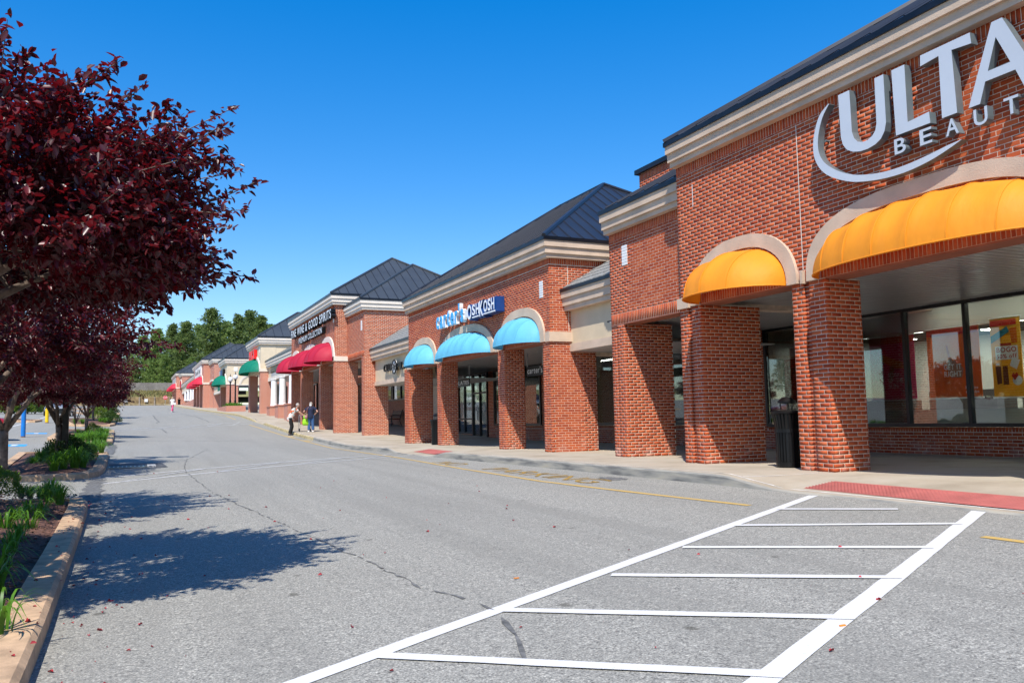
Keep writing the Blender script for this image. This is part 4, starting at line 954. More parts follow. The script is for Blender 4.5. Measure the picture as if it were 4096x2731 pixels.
# ================================================================== link bay with white columns
def lowwall(root, x0, x1, y0, y1, z0, z1): 
    wallbox(root, x0, x1, y0, y1, z0, z1, 'farbrick', 'low_wall')
lb = connector('cream link bay on round white columns with a dark sign band', 10.66, 57.9, 72.72, 1.4, 7, mat='stucco', stonez=(4.42, 4.72), cz=5.55, rooftop_x=13.4, slope=.6, cor='trim')
box(lb, 10.6, 10.66, 58.2, 71.2, 5.06, 5.52, 'black', 'sign_band'); box(lb, 10.63, 10.66, 58.2, 71.0, 4.74, 5.0, 'grey', 'panel_insets')
for y in (60.35, 64.5, 68.6):
    c = MB(); c.lathe((10.5, y, 0), [(.30, 2.28), (.30, 2.36), (.27, 2.42), (.245, 3.4), (.235, 4.3), (.29, 4.36), (.29, 4.43)], 24); c.build('column', 'white', lb, smooth=False)
    z0 = wz(y) - .1; lowwall(lb, 10.05, 10.95, y - .75, y + .75, z0, 2.2); box(lb, 10.0, 11.0, y - .8, y + .8, 2.2, 2.285, 'farbrick', 'wall_cap')
box(lb, 10.7, 15.4, 58, 72.6, 4.40, 4.43, 'soffit', 'ceiling')
box(lb, 15.5, 15.8, 58, 100, .5, 6, 'farbrick', 'back_wall'); 
for y in (60, 64, 68, 76, 80, 86, 92): window(lb, 15.42, y, y + 2.6, wz(y) + .3, wz(y) + 2.6, [y + 1.3], .1)
# ================================================================== far shops (brick pattern in the material, too far to pick bricks apart)
def farshop(label, X, y0, y1, z0, band, top, wall, awn, n_aw, corn='trim', xe=19, roof=True, pill=.7, dpill=1.25, p=1.25, slope=.65, lower='farbrick', aw_h=1.25, sd=None):
    t = thing('storefront', label, 'storefront', (X, y0, z0), 'far shop fronts of the arcade')
    box(t, X, X + .5, y0, y1, band, top, wall, 'wall'); box(t, X + .5, X + (sd or dpill), y0, y0 + .5, band, top, wall, 'wall'); box(t, X + (sd or dpill), xe, y0 + .02, y0 + .5, band + .2, top, wall, 'wall')
    w = (y1 - y0); bw = w / n_aw
    for i in range(n_aw + 1):
        y = y0 + i * bw; a, b = (y, y + pill) if i == 0 else ((y - pill, y) if i == n_aw else (y - pill / 2, y + pill / 2)); zf = wz(y) - .1
        box(t, X, X + (dpill if i == 0 else .75), a, b, zf, band, lower, 'pillar')
    for i in range(n_aw):
        yc = y0 + (i + .5) * bw; a = bw / 2 - pill * .55
        arch_trim(t, X, yc, a, aw_h, band, .25, .08, 2.4, corn); awning(t, X, yc, a, p, aw_h - .03, band + .02, awn, .7, 2.3)
    box(t, X - .07, X + .8, y0 - .07, y0 + pill * .7, band, band + .25, corn, 'impost_block')
    zt = cornice(t, X, y0, y1, top, xe, [(.14, .16), (.2, .22), (.2, .28), (.12, .31)], corn)
    if roof: hip_roof(t, X - .29, xe + .4, y0 - .29, y1, zt - .01, slope, 'roof2', .7)
    box(t, X + .5, X + 5.2, y0 + .3, y1, band - .06, band - .02, 'soffit', 'ceiling')
    return t
t = farshop('cream stucco shop front with one green dome awning and brick pillars', 10.0, 72.7, 80.4, 1.8, 5.27, 7.6, 'stucco', 'green', 1, xe=20)
box(t, 9.985, 10.0, 73.3, 73.6, 6.9, 7.45, 'white', 'vent'); 
s = thing('sign', 'bright red block letters above the single green awning on cream stucco', 'sign', (9.8, 76, 6.5))
for ch, y in (('H', 78.1), ('K', 76.6), ('I', 75.3)): text(s, ch, (9.72, y, 6.55), WEX, WEY, .75, 1.25 if ch != 'I' else .6, .26, 'redsign', 'redsign', off=.05)
t = farshop('cream stucco shop end wall with arch and a second green awning', 10.0, 99.5, 107, 2.4, 5.38, 7.75, 'stucco', 'green', 1, xe=19, sd=5.4)
box(t, 10.9, 15.4, 99.44, 99.52, 5.3, 5.42, 'trim', 'band'); mb = MB(); pts = [(13.2 + 1.9 * math.cos(a), 5.4 + 1.35 * math.sin(a)) for a in np.linspace(0, math.pi, 20)]; pin = [(13.2 + 1.65 * math.cos(a), 5.4 + 1.1 * math.sin(a)) for a in np.linspace(math.pi, 0, 20)]
mb.prism([(x, 99.5, z) for x, z in pts + pin], (0, -.06, 0)); mb.build('arch_trim', 'trim', t); box(t, 10.75, 11.15, 99.47, 99.5, 6.9, 7.35, 'white', 'vent')
box(t, 10.9, 12.3, 101, 101.1, 4.3, 4.75, 'black', 'hanging_board'); box(t, 15.4, 15.6, 96, 107, 2.3, 5.4, 'black', 'glazing')
s = thing('sign', 'dark blue boxed sign above the second green awning', 'sign', (9.8, 103, 6.3)); box(s, 9.75, 10.0, 101.2, 105.5, 6.35, 7.25, 'black', 'box'); box(s, 9.72, 9.75, 102.4, 104.2, 6.42, 7.18, 'navy', 'panel'); box(s, 9.72, 9.75, 104.3, 105.3, 6.42, 7.18, 'grey', 'panel')
lk = connector('small cream link bay between the second green awning and the red awning shop', 10.75, 107.2, 124, 2.6, 7, mat='stucco', stonez=(5.0, 5.25), cz=6.1, rooftop_x=13.2, slope=.6, cor='trim')
box(lk, 10.7, 10.75, 110, 118, 5.3, 5.9, 'green', 'sign_panel')
t = farshop('plain brick bay with cornice next to the shop with a white sign panel', 10.7, 123.5, 130.2, 3.2, 6.75, 9.5, 'farbrick', 'brightred', 1, xe=18, p=.01, aw_h=.3)
t = farshop('tall brick shop front with bright red awnings and a white sign panel', 9.8, 130, 150, 3.3, 6.8, 9.8, 'farbrick', 'brightred', 3, xe=18, p=1.35, pill=1.2)
s = thing('sign', 'white framed sign panel with dark script above bright red awnings', 'sign', (9.7, 140, 8.2)); box(s, 9.68, 9.8, 133, 146, 8.3, 9.75, 'white', 'frame'); box(s, 9.66, 9.68, 133.5, 145.5, 8.45, 9.6, 'palecloth', 'panel')
for i, (y, h) in enumerate(((144, .8), (142, .5), (140.5, .5), (138.8, .8), (136.5, .5), (135, .5))): box(s, 9.64, 9.66, y - .5, y + .3, 8.7, 8.7 + h, 'black', 'script_stroke')
lk = connector('cream link bay with slim white columns beside the black litter bin', 10.5, 150.2, 196, 4.5, 9, mat='stucco', stonez=(7.6, 8.0), cz=9.0, rooftop_x=13.5, slope=.6, cor='trim')
for y in (154, 160, 167, 175, 184): 
    c = MB(); z0 = wz(y); c.lathe((10.5, y, 0), [(.32, z0 + .9), (.32, z0 + 1.0), (.27, z0 + 1.1), (.25, 7.6)], 16); c.build('column', 'white', lk)
box(lk, 10.1, 10.9, 151, 190, 3.8, 5.3, 'farbrick', 'low_wall'); box(lk, 14, 14.3, 150, 200, 3.8, 9, 'grey', 'back_wall')
t = farshop('plain brick bay with a small white arch at the far end', 10.4, 196, 205.2, 5.4, 9.2, 11.6, 'farbrick', 'brightred', 1, xe=18, p=.01, aw_h=1.6)
t = farshop('far brick shop front with four bright red awnings at the end of the arcade', 9.7, 205, 226, 5.6, 9.2, 12.1, 'farbrick', 'brightred', 4, xe=18, p=1.4, pill=1.4)
box(t, 9.6, 9.7, 208, 222, 10.4, 11.9, 'grey', 'sign_panel')
# ================================================================== planter with lamps
pl = thing('planter', 'low brick planter box filled with bright green grass in front of the cream shop', 'planter', (9.6, 90, 2.1))
z0 = wz(88) - .1; box(pl, 8.82, 10.69, 88, 88.25, z0, 2.74, 'farbrick', 'wall'); box(pl, 8.82, 9.07, 88.25, 97, z0, 2.74, 'farbrick', 'wall'); box(pl, 10.45, 10.69, 88.25, 97, z0, 2.74, 'farbrick', 'wall'); box(pl, 8.8, 10.71, 96.9, 97.1, z0, 2.74, 'farbrick', 'wall')
box(pl, 9.08, 10.44, 88.26, 96.9, 2.4, 2.66, 'mulch', 'soil')
# ================================================================== planting beds
def bed(pts, label, mound=.12, kw=.27, hgt=.14):
    """kerbed bed; pts = outline, counter-clockwise"""
    P = []
    for a, b in zip(pts, pts[1:] + pts[:1]):
        a, b = Vector(a), Vector(b); n = max(1, int((b - a).length / .5))
        P += [a + (b - a) * (i / n) for i in range(n)]
    n = len(P); I = []
    for i in range(n):
        d = (P[(i + 1) % n] - P[i - 1]).normalized(); I.append(P[i] + Vector((-d.y, d.x)) * kw)
    mb = MB(); rows = []
    for off, z in ((0, -.12), (.015, hgt - .03), (.05, hgt), (kw, hgt), (kw, hgt - .06)):
        for i in range(n):
            q = P[i] + (I[i] - P[i]) * (off / kw); mb.v.append((q.x, q.y, ground(P[i].x, P[i].y) + z))
    for r in range(4):
        for i in range(n): j = (i + 1) % n; mb.f.append((r * n + i, r * n + j, (r + 1) * n + j, (r + 1) * n + i)); mb.mi.append(0)
    k = mb.build('bed_kerb', 'kerb'); tag(k, kind='structure')
    c = sum(I, Vector((0, 0))) / n; g = MB(); ts = (0, .12, .3, .5, .7, .88)
    for t in ts:
        for q in I: e = q + (c - q) * t; g.v.append((e.x, e.y, ground(e.x, e.y) + hgt - .03 + mound * min(1, t * 2.2) + rnd.uniform(-.012, .012)))
    g.v.append((c.x, c.y, ground(c.x, c.y) + hgt + mound))
    for r in range(len(ts) - 1):
        for i in range(n): j = (i + 1) % n; g.f.append((r * n + i, r * n + j, (r + 1) * n + j, (r + 1) * n + i)); g.mi.append(0)
    for i in range(n): g.f.append(((len(ts) - 1) * n + i, (len(ts) - 1) * n + (i + 1) % n, len(g.v) - 1)); g.mi.append(0)
    m_ = g.build('mulch_bed', 'mulch', smooth=True); tag(m_, kind='structure')
    return P, I
def bedz(x, y): return ground(x, y) + .19
q = [g2(*p) for p in ((190, 2542), (249, 2364), (297, 2228), (350, 2061), (353, 2032), (338, 2023))]
b1 = [(-4.6, -6), (-.47, -6), (-.47, 2), (-.47, 5.4)] + q + [(q[-1][0] - .5, q[-1][1] + .35), (-2.2, q[-1][1] + .5), (-4.6, q[-1][1] - .5)]
bed(b1, 'bed')
q = [g2(*p) for p in ((36, 1928), (130, 1926), (220, 1922), (300, 1918), (356, 1913), (398, 1904), (420, 1888), (431, 1859), (436, 1824))]
BED2 = q + [(q[-1][0] - .8, q[-1][1] + .6), (q[-1][0] - 2.5, q[-1][1] + .3), (q[0][0] - .6, q[0][1] + 3.2), (q[0][0] - .5, q[0][1] + .6)]
bed(BED2, 'bed')
q = [g2(*p) for p in ((300, 1775), (344, 1779), (413, 1783), (440, 1780), (451, 1777), (457, 1755), (459, 1729))]
BED3 = q + [(q[-1][0] - .8, q[-1][1] + .8), (q[-1][0] - 2.6, q[-1][1] + .5), (q[0][0] - 1.2, q[0][1] + 3), (q[0][0] - .8, q[0][1] + .5)]
bed(BED3, 'bed')
q = [g2(*p) for p in ((275, 1704), (330, 1706), (383, 1706), (440, 1706), (459, 1703), (468, 1688), (470, 1681))]
BED4 = q + [(q[-1][0] - 1.5, q[-1][1] + 1), (q[0][0] - 1, q[0][1] + 8)]
bed(BED4, 'bed')
q = [g2(*p) for p in ((400, 1669), (474, 1669), (480, 1660), (481, 1656))]; bed(q + [(q[-1][0] - 4, q[-1][1] + 1)], 'bed')
q = [g2(*p) for p in ((380, 1643), (465, 1643), (470, 1637))]; bed(q + [(q[-1][0] - 6, q[-1][1] + 2)], 'bed')
BED6 = [(-14, 62), (-5.5, 62), (-5.2, 63.5), (-13.8, 64.2)]; bed(BED6, 'bed')
# mulch chips
rg = np.random.default_rng(3); N = 5200
cx_ = rg.uniform(-3.4, -.78, N); cy_ = rg.uniform(3.2, 16.4, N); kz = np.array([ground(a, b) for a, b in zip(cx_, cy_)])
edge = np.clip((-.74 - cx_) / 1.5, 0, 1); kz = kz + .11 + .12 * np.clip(edge * 1.35, 0, 1) + .012
ang = rg.uniform(0, 6.28, N); L = rg.uniform(.012, .038, N); Wd = rg.uniform(.004, .010, N); tl = rg.uniform(-.4, .4, N)
u = np.stack([np.cos(ang) * L, np.sin(ang) * L, tl * L], 1); v = np.stack([-np.sin(ang) * Wd, np.cos(ang) * Wd, rg.uniform(-.6, .6, N) * Wd], 1); c = np.stack([cx_, cy_, kz], 1)
w = np.array([[0, 0, .006]])
V = np.stack([c - u - v, c + u - v, c + u + v, c - u + v, c - u * .7 - v * .6 + w, c + u * .7 - v * .6 + w, c + u * .7 + v * .6 + w, c - u * .7 + v * .6 + w], 1).reshape(-1, 3)
qf = np.array([[4, 5, 6, 7], [0, 1, 5, 4], [1, 2, 6, 5], [2, 3, 7, 6], [3, 0, 4, 7]]); Fq = (qf[None] + (np.arange(N) * 8)[:, None, None]).reshape(-1, 4)
tag(link('mulch_chips', npmesh('mulch_chips', V, Fq, 'chip')), 'brown bark chips scattered over the planting bed', 'mulch', kind='stuff')
# ------------------------------------------------------------------ foliage
def leafcloud(C, D, size, width=.5, fold=.25, seed=1, szvar=.35):
    """C: leaf bases, D: leaf directions; returns quads of folded leaves"""
    g = np.random.default_rng(seed); n = len(C); D = D / np.linalg.norm(D, axis=1, keepdims=True)
    r = g.normal(size=(n, 3)); r[:, 2] *= .6; S_ = np.cross(D, np.cross(r, D) * 0 + np.array([0, 0, 1.]) + r * .55); S_ /= np.linalg.norm(S_, axis=1, keepdims=True) + 1e-9
    Nn = np.cross(S_, D); L = (size * (1 + szvar * g.uniform(-1, 1, n)))[:, None]; W_ = L * width * .5
    dr = np.array([[0, 0, -1.]]) * L * .12
    P0 = C; P3 = C + D * L + dr; m1 = C + D * L * .33; m2 = C + D * L * .70 + dr * .5
    up_ = Nn * W_ * fold * 2
    r1, r2, l1, l2 = m1 + S_ * W_ * .9 + up_, m2 + S_ * W_ * .8 + up_ * .8, m1 - S_ * W_ * .9 + up_, m2 - S_ * W_ * .8 + up_ * .8
    V = np.stack([P0, r1, r2, P3, l2, l1], 1).reshape(-1, 3); qf = np.array([[0, 1, 2, 3], [0, 3, 4, 5]])
    Fq = (qf[None] + (np.arange(n) * 6)[:, None, None]).reshape(-1, 4)
    return V, Fq, np.repeat(g.random(n), 2)
def plum(seed, rx=2.35, ry=2.4, rz=1.32, zc=3.2, sprays=430, per=52, leaf=.066, trunk_h=1.25, trunk_r=.105, dn=.42):
    g = np.random.default_rng(seed); rr = random.Random(seed); T = MB()
    T.tube([(0, 0, -.1), (.01, 0, .3), (-.02, .02, .8), (0, .01, trunk_h)], [trunk_r * 1.35, trunk_r * 1.05, trunk_r * .95, trunk_r * .95], 10)
    limbs = []
    for i in range(7):
        a = i * 6.283 / 7 + rr.uniform(-.3, .3); f = rr.uniform(.45, .75); e = Vector((rx * f * math.cos(a), ry * f * math.sin(a), zc + rr.uniform(-.3, .75)))
        b = Vector((0, 0, trunk_h - rr.uniform(0, .15))); m1 = b.lerp(e, .35) + Vector((rr.uniform(-.1, .1), rr.uniform(-.1, .1), .22)); m2 = b.lerp(e, .7) + Vector((rr.uniform(-.12, .12), rr.uniform(-.12, .12), .12))
        pts = [b, m1, m2, e]; T.tube(pts, [trunk_r * .6, trunk_r * .45, trunk_r * .28, trunk_r * .14], 7); limbs += [b.lerp(m1, .7), m1, m1.lerp(m2, .5), m2, m2.lerp(e, .5), e]
    LA = np.array([l[:] for l in limbs]); Cs, Ds = [], []
    for k in range(sprays):
        while 1:
            d = g.normal(size=3); d /= np.linalg.norm(d)
            if d[2] > -.72: break
        inner = k % 4 == 0; r0 = g.uniform(.2, .5) if inner else g.uniform(.52, .74); r1 = r0 + g.uniform(.2, .34) if inner else g.uniform(.84, 1.0)
        if k % 8 == 0: r0, r1 = .78, g.uniform(1.02, 1.17)
        lump = 1 + .07 * math.sin(4.1 * d[0] + seed) * math.cos(3.7 * d[1] + 1.3 * seed) + .06 * math.sin(5.3 * d[2] + 2 * d[0])
        Rv = np.array([rx, ry, rz if d[2] > 0 else rz * dn]) * lump; c0 = np.array([0, 0, zc]); a = c0 + d * Rv * r0; b = c0 + d * Rv * r1 + np.array([0, 0, g.uniform(-.05, .2) * (1 if d[2] > -.2 else 0)]); mid = (a + b) / 2 + g.normal(size=3) * .05 + np.array([0, 0, .05])
        src = LA[np.argmin(((LA - a) ** 2).sum(1))]
        if k % 4 == 0 or k % 8 == 0: T.tube([src, (src + a) / 2 + g.normal(size=3) * .05, a, mid, (mid + 3 * b) / 4, b], [.012, .010, .006, .0045, .0035, .002], 4, cap=False)
        t = g.uniform(0, 1, per) ** .8; c = np.where(t[:, None] < .5, a + (mid - a) * (2 * t[:, None]), mid + (b - mid) * (2 * t[:, None] - 1)); ax = (b - a) / np.linalg.norm(b - a)
        ddir = ax[None] * g.uniform(.2, 1, (per, 1)) + g.normal(size=(per, 3)) * .75 + np.array([[0, 0, -.22]]); Cs.append(c + g.normal(size=(per, 3)) * (.022 if k % 8 == 0 else .045)); Ds.append(ddir)
    V, Fq, rv = leafcloud(np.concatenate(Cs), np.concatenate(Ds), leaf, .55, .22, seed)
    return T.mesh('trunk', 'bark', True), npmesh('crown', V, Fq, 'plumleaf', rv)
PLD = plum(47, rx=2.35, ry=2.3, rz=1.45, zc=2.45, sprays=760, per=54, leaf=.068, dn=.62)
PLA = plum(11, rx=2.2, ry=2.1, rz=1.45, zc=2.72, sprays=1250, per=60, leaf=.067, dn=.32, trunk_h=1.8); PLB = plum(23, rx=2.5, ry=2.5, rz=1.7, zc=2.55, sprays=700, per=50, leaf=.07, trunk_h=1.1); PLC = plum(31, rx=1.5, ry=1.5, rz=1.25, zc=2.3, sprays=230, per=40, leaf=.085, trunk_h=1.0, trunk_r=.035)
def put_tree(mm, x, y, label, rot=0, sc=1.0, grp='purple leaved trees in the planting beds', name='plum_tree', z=None):
    t = thing(name, label, 'tree', (x, y, ground(x, y) + .12 if z is None else z), grp); t.rotation_euler = (0, 0, rot); t.scale = (sc, sc, sc)
    for nm, me in zip(('trunk', 'crown'), mm): link(nm, me, t, local=True)
    return t
put_tree(PLA, -1.45, 7.75, 'purple leaved plum tree whose crown overhangs the kerb next to the striped crosswalk', 2.2, 1.0)
put_tree(PLD, -2.1, 13.6, 'purple leaved plum tree at the end of the bed with a clipped hedge', .6, 1.0)
p = gp(11, 1895, lift=.15); TB = p; put_tree(PLB, p.x, p.y, 'purple leaved plum tree at the corner of the bed with the storm drain', 2.4, .88)
p = gp(230, 1845, lift=.17); put_tree(PLD, p.x, p.y, 'purple leaved plum tree with forked trunk beside the blue bollard', 4.0, .80)
p = gp(346, 1735, lift=.17); put_tree(PLB, p.x, p.y, 'purple leaved plum tree behind the row of daylilies', 1.3, .74)
p = gp(302, 1752, lift=.17); put_tree(PLC, p.x, p.y, 'thin purple leaved sapling in the daylily bed', .3, .72)
p = gp(372, 1690, lift=.1); put_tree(PLA, p.x, p.y, 'distant purple leaved plum tree next to the yellow bush', .3, .66)
p = gp(420, 1668, lift=.1); put_tree(PLC, p.x, p.y, 'small distant purple leaved tree in the last beds', 3.3, 1.0)
# daylily clumps
def lily(seed, n=60, L=.55):
    g = np.random.default_rng(seed); Vs, Fs, rv = [], [], []; k = 0
    for i in range(n):
        a = g.uniform(0, 6.283); r0 = g.uniform(0, .09); l = L * g.uniform(.65, 1.15); lean = g.uniform(.25, 1.0); w = g.uniform(.008, .014); rows = 6; col = g.random()
        for j in range(rows + 1):
            t = j / rows; h = l * (math.sin(t * (1.7 + 1.0 * lean)) * .85) * (1 - .30 * lean); o = r0 + l * lean * (t ** 1.6) * .85; ww = w * (1 - t ** 2.2) + .0008
            cx, cy = math.cos(a) * o, math.sin(a) * o; Vs += [(cx - math.sin(a) * ww, cy + math.cos(a) * ww, h), (cx + math.sin(a) * ww, cy - math.cos(a) * ww, h)]
        for j in range(rows): Fs.append((k + 2 * j, k + 2 * j + 1, k + 2 * j + 3, k + 2 * j + 2)); rv.append(min(1, max(0, col * .7 + .3 * j / rows)))
        k += 2 * rows + 2
    return npmesh('daylily', np.array(Vs), np.array(Fs), 'lily', np.array(rv))
LIL = [lily(s, n, L) for s, n, L in ((1, 90, .55), (2, 70, .5), (3, 34, .40), (4, 110, .62))]
def put_lily(px, py, k, sc, label, grp):
    p = gp(px, py, lift=.13)
    if p is None: return
    o = link('daylily_clump', LIL[k]); o.location = (p.x, p.y, p.z - .03); o.rotation_euler = (0, 0, rnd.uniform(0, 6)); o.scale = (sc, sc, sc * rnd.uniform(.9, 1.1)); tag(o, label, 'plant', grp)
la = 'sparse young daylily clump growing in bare mulch near the crosswalk'
for px, py, sc in ((0, 2270, 1.0), (40, 2215, .9), (75, 2170, .9), (120, 2120, .9), (150, 2075, .85), (175, 2050, .8), (20, 2130, 1.0), (60, 2090, .9), (-30, 2380, 1.1), (-10, 2540, 1.0), (110, 2060, .8), (195, 2010, .8)): put_lily(px, py, 2, sc, la, 'young daylilies in the mulch')
lb_ = 'large arching daylily clump at the end of the mulch bed with young daylilies'
for px, py, sc in ((205, 2005, .78), (165, 1998, .6), (240, 2018, .62), (120, 1990, .5), (85, 1985, .5)): put_lily(px, py, 3, sc, lb_, 'daylilies at the bed end')
lc_ = 'bright daylily clump around the forked plum tree trunk'
for px, py, sc in ((215, 1885, 1.0), (250, 1880, .95), (300, 1877, 1.05), (330, 1872, .95), (160, 1862, .8), (190, 1850, .8), (380, 1808, 1.0), (352, 1812, 1.0), (405, 1812, .8), (135, 1868, .7), (340, 1835, .9)): put_lily(px, py, rnd.choice((0, 3)), sc, lc_, 'daylilies around the forked tree')
ld_ = 'daylily clump in the bed with the thin sapling'
for px, py, sc in ((330, 1770, .9), (352, 1770, .95), (375, 1768, .95), (400, 1768, .95), (418, 1766, .9), (310, 1762, .9), (365, 1752, .9), (410, 1748, .9), (290, 1768, .8), (395, 1742, .8), (425, 1742, .8), (310, 1740, .8), (330, 1755, .85)): put_lily(px, py, rnd.choice((0, 3)), sc, ld_, 'daylilies by the sapling')
le_ = 'daylily clump in the last beds up the lane'
for px, py, sc in ((330, 1696, .9), (300, 1696, .9), (400, 1692, .9), (420, 1693, .9), (440, 1688, 1.0), (410, 1672, 1.2), (435, 1670, 1.2), (452, 1672, 1.0), (430, 1652, 1.6), (450, 1650, 1.5), (415, 1648, 1.6), (440, 1640, 1.6)): put_lily(px, py, rnd.choice((0, 1)), sc, le_, 'daylilies up the lane')
# shrubs
def shrub(seed, n=2600, leaf=.05, mat='shrub', rx=1, rz=.8):
    g = np.random.default_rng(seed); d = g.normal(size=(n, 3)); d /= np.linalg.norm(d, axis=1, keepdims=True); d[:, 2] = np.abs(d[:, 2]) * 1.1 - .25
    lump = 1 + .16 * np.sin(4 * d[:, :1] + seed) * np.cos(5 * d[:, 1:2]) + .1 * np.sin(7 * d[:, 2:3] + 3 * d[:, :1])
    r = g.uniform(.55, 1, (n, 1)) ** .5 * lump; c = d * r * np.array([[rx, rx, rz]]) + np.array([[0, 0, rz * .35]])
    V, Fq, rv = leafcloud(c, d + g.normal(size=(n, 3)) * .7 + np.array([[0, 0, .3]]), leaf, .6, .2, seed)
    return npmesh('foliage', V, Fq, mat, rv)
SHR = [shrub(1, 4200, .075), shrub(2, 3000, .09, 'shrubdark'), shrub(3, 1500, .12), shrub(4, 1500, .12, 'shrubdark')]
stemm = MB()
for i in range(6): a = i * 1.05; stemm.tube([(0, 0, -.1), (.2 * math.cos(a), .2 * math.sin(a), .25), (.45 * math.cos(a), .45 * math.sin(a), .6)], [.03, .02, .008], 5)
STEM = stemm.mesh('stem', 'darkbark')
def put_shrub(px, py, k, s, sz, label, pos_=None, grp=None, lift=.15):
    p = gp(px, py, lift=lift) if pos_ is None else Vector((*pos_, ground(*pos_) + lift)); t = thing('shrub', label, 'shrub', (p.x, p.y, p.z - .02), grp); t.scale = (s, s, sz); t.rotation_euler = (0, 0, rnd.uniform(0, 6)); link('foliage', SHR[k], t, local=True); link('stem', STEM, t, local=True)
put_shrub(-20, 1990, 0, .42, .55, 'clipped yellow green shrub at the end of the mulch bed')
put_shrub(262, 1845, 1, .55, .72, 'dark green shrub behind the forked plum trunk'); put_shrub(235, 1835, 1, .40, .50, 'low dark shrub left of the forked plum trunk'); put_shrub(318, 1832, 0, .4, .5, 'yellow green shrub right of the forked plum trunk')
put_shrub(372, 1738, 0, .35, .55, 'upright yellow green shrub beside the second grey trunk'); put_shrub(440, 1690, 1, .6, .8, 'dark green shrub in the bed with the third crosswalk'); put_shrub(395, 1676, 0, .7, 1.0, 'golden shrub among the last beds'); put_shrub(420, 1656, 1, 1.0, 1.2, 'distant dark green shrub beyond the golden one')
for i, px in enumerate((20, 55, 82, 110, 140, 205)): put_shrub(px, 1650, 2 + i % 2, 1.0, 1.0, 'rounded green shrub in the raised bed in front of the parked cars', grp='shrubs before the parked cars', lift=.1)
o = None; g = np.random.default_rng(8); n = 900; c = np.stack([g.uniform(9.1, 10.4, n), g.uniform(88.3, 92.5, n), np.full(n, 2.62)], 1); d = g.normal(size=(n, 3)) * .5 + np.array([[0, 0, 1.]]); V, Fq, rv = leafcloud(c, d, .5, .09, .1, 3); link('planter_grass', npmesh('planter_grass', V, Fq, 'lily', rv), pl)['kind'] = 'stuff'
# ------------------------------------------------------------------ tall trees behind the arcade
def pine(seed, h=24, r=5.2, mat='pine1', n=5200, leaf=.8, bare=.25):
    g = np.random.default_rng(seed); T = MB(); T.tube([(0, 0, -1), (.1, 0, h * .3), (-.1, .1, h * .7), (0, 0, h * .97)], [.36, .3, .16, .04], 7); Cs, Ds = [], []; k = 0
    nb = 64
    for i in range(nb):
        t = bare + (1 - bare) * (i / nb) ** .9; z = h * t; a = i * 2.4 + g.uniform(-.4, .4); prof = math.sin(min(1, (1 - t) / (1 - bare) * 1.05 + .1) * 1.75) ** .9 * (.75 + .25 * math.sin(seed + i)); l = r * max(.16, prof) * g.uniform(.7, 1.1)
        e = np.array([math.cos(a) * l, math.sin(a) * l, z + l * g.uniform(.0, .28)]); s0 = np.array([0, 0, z - .4])
        T.tube([s0, (s0 + e) / 2 - np.array([0, 0, .15]), e], [.10, .06, .02], 4, cap=False); m_ = n // nb
        for q in range(4):
            f = .38 + .19 * q; cc = s0 + (e - s0) * f; rad = (.55 + .22 * l) * (1.0 - .12 * q); d = g.normal(size=(m_ // 4, 3)); d /= np.linalg.norm(d, axis=1, keepdims=True)
            pnt = cc + d * g.uniform(.3, 1, (m_ // 4, 1)) ** .6 * np.array([[rad, rad, rad * .42]]); Cs.append(pnt); Ds.append(d + g.normal(size=d.shape) * .5 + np.array([[0, 0, .35]]))
    V, Fq, rv = leafcloud(np.concatenate(Cs), np.concatenate(Ds), leaf, .36, .15, seed); return T.mesh('trunk', 'darkbark', True), npmesh('crown', V, Fq, mat, rv)
PIN = [pine(3, 24, 5.4), pine(5, 24, 4.6, 'pine1', 4200, bare=.38), pine(9, 22, 6.2, 'pine2', 6200, .72, bare=.12), pine(12, 24, 5.0, 'pine1', 5600, bare=.2)]
def ray_xy(px, depth): d = fw + rt * ((px - 2048) / F_PX); k = depth / d.dot(fw); p = EYE + d * k; return p.x, p.y
LBL = ('tall loose pine standing behind the wooden fence', 'slim pine with bare lower trunk behind the arcade roofs', 'broad bright green leafy tree behind the wooden fence', 'dense dark pine behind the arcade roofs')
for px, dep, topy, k in ((575, 262, 1345, 2), (630, 250, 1318, 2), (690, 268, 1300, 3), (745, 255, 1290, 0), (800, 275, 1300, 2), (848, 262, 1238, 1), (905, 280, 1290, 2), (955, 262, 1262, 3), (1000, 275, 1246, 0), (1045, 265, 1268, 3), (1085, 285, 1300, 2), (1130, 290, 1318, 0), (1175, 300, 1325, 3), (520, 270, 1400, 0), (470, 260, 1420, 2), (400, 265, 1380, 3), (330, 262, 1400, 0), (250, 268, 1380, 2), (160, 262, 1400, 3), (60, 268, 1390, 0), (-60, 262, 1400, 2), (715, 290, 1340, 0), (880, 300, 1330, 3), (610, 292, 1370, 3), (1250, 310, 1360, 2), (660, 246, 1420, 2), (770, 248, 1430, 2), (545, 246, 1440, 3)):
    x, y = ray_xy(px, dep); zb_ = 9.6; top = EYE.z + (1703 - topy - .01927 * (px - 515)) / F_PX * dep; h = (24, 24, 22, 24)[k]; s_ = max(.4, (top - zb_) / h)
    t = put_tree(PIN[k], x, y, LBL[k], rnd.uniform(0, 6), s_, 'tall trees behind the arcade', ('pine_tree', 'pine_tree', 'broadleaf_tree', 'pine_tree')[k], zb_)
    t.scale = (s_ * rnd.uniform(.95, 1.2), s_ * rnd.uniform(.95, 1.2), s_)
for i, (x, y) in enumerate(((-52, -8), (-55, 6), (-50, 18), (-56, 30), (-50, 44), (-58, 58), (-50, -25), (-56, 74), (-54, 92))):
    put_tree(PIN[2 if i % 2 else 3], x, y, ('broad bright tree across the car park' if i % 2 else 'dark pine across the car park') + ' mirrored in the shop windows', i, .42, 'trees across the car park', 'broadleaf_tree' if i % 2 else 'pine_tree')
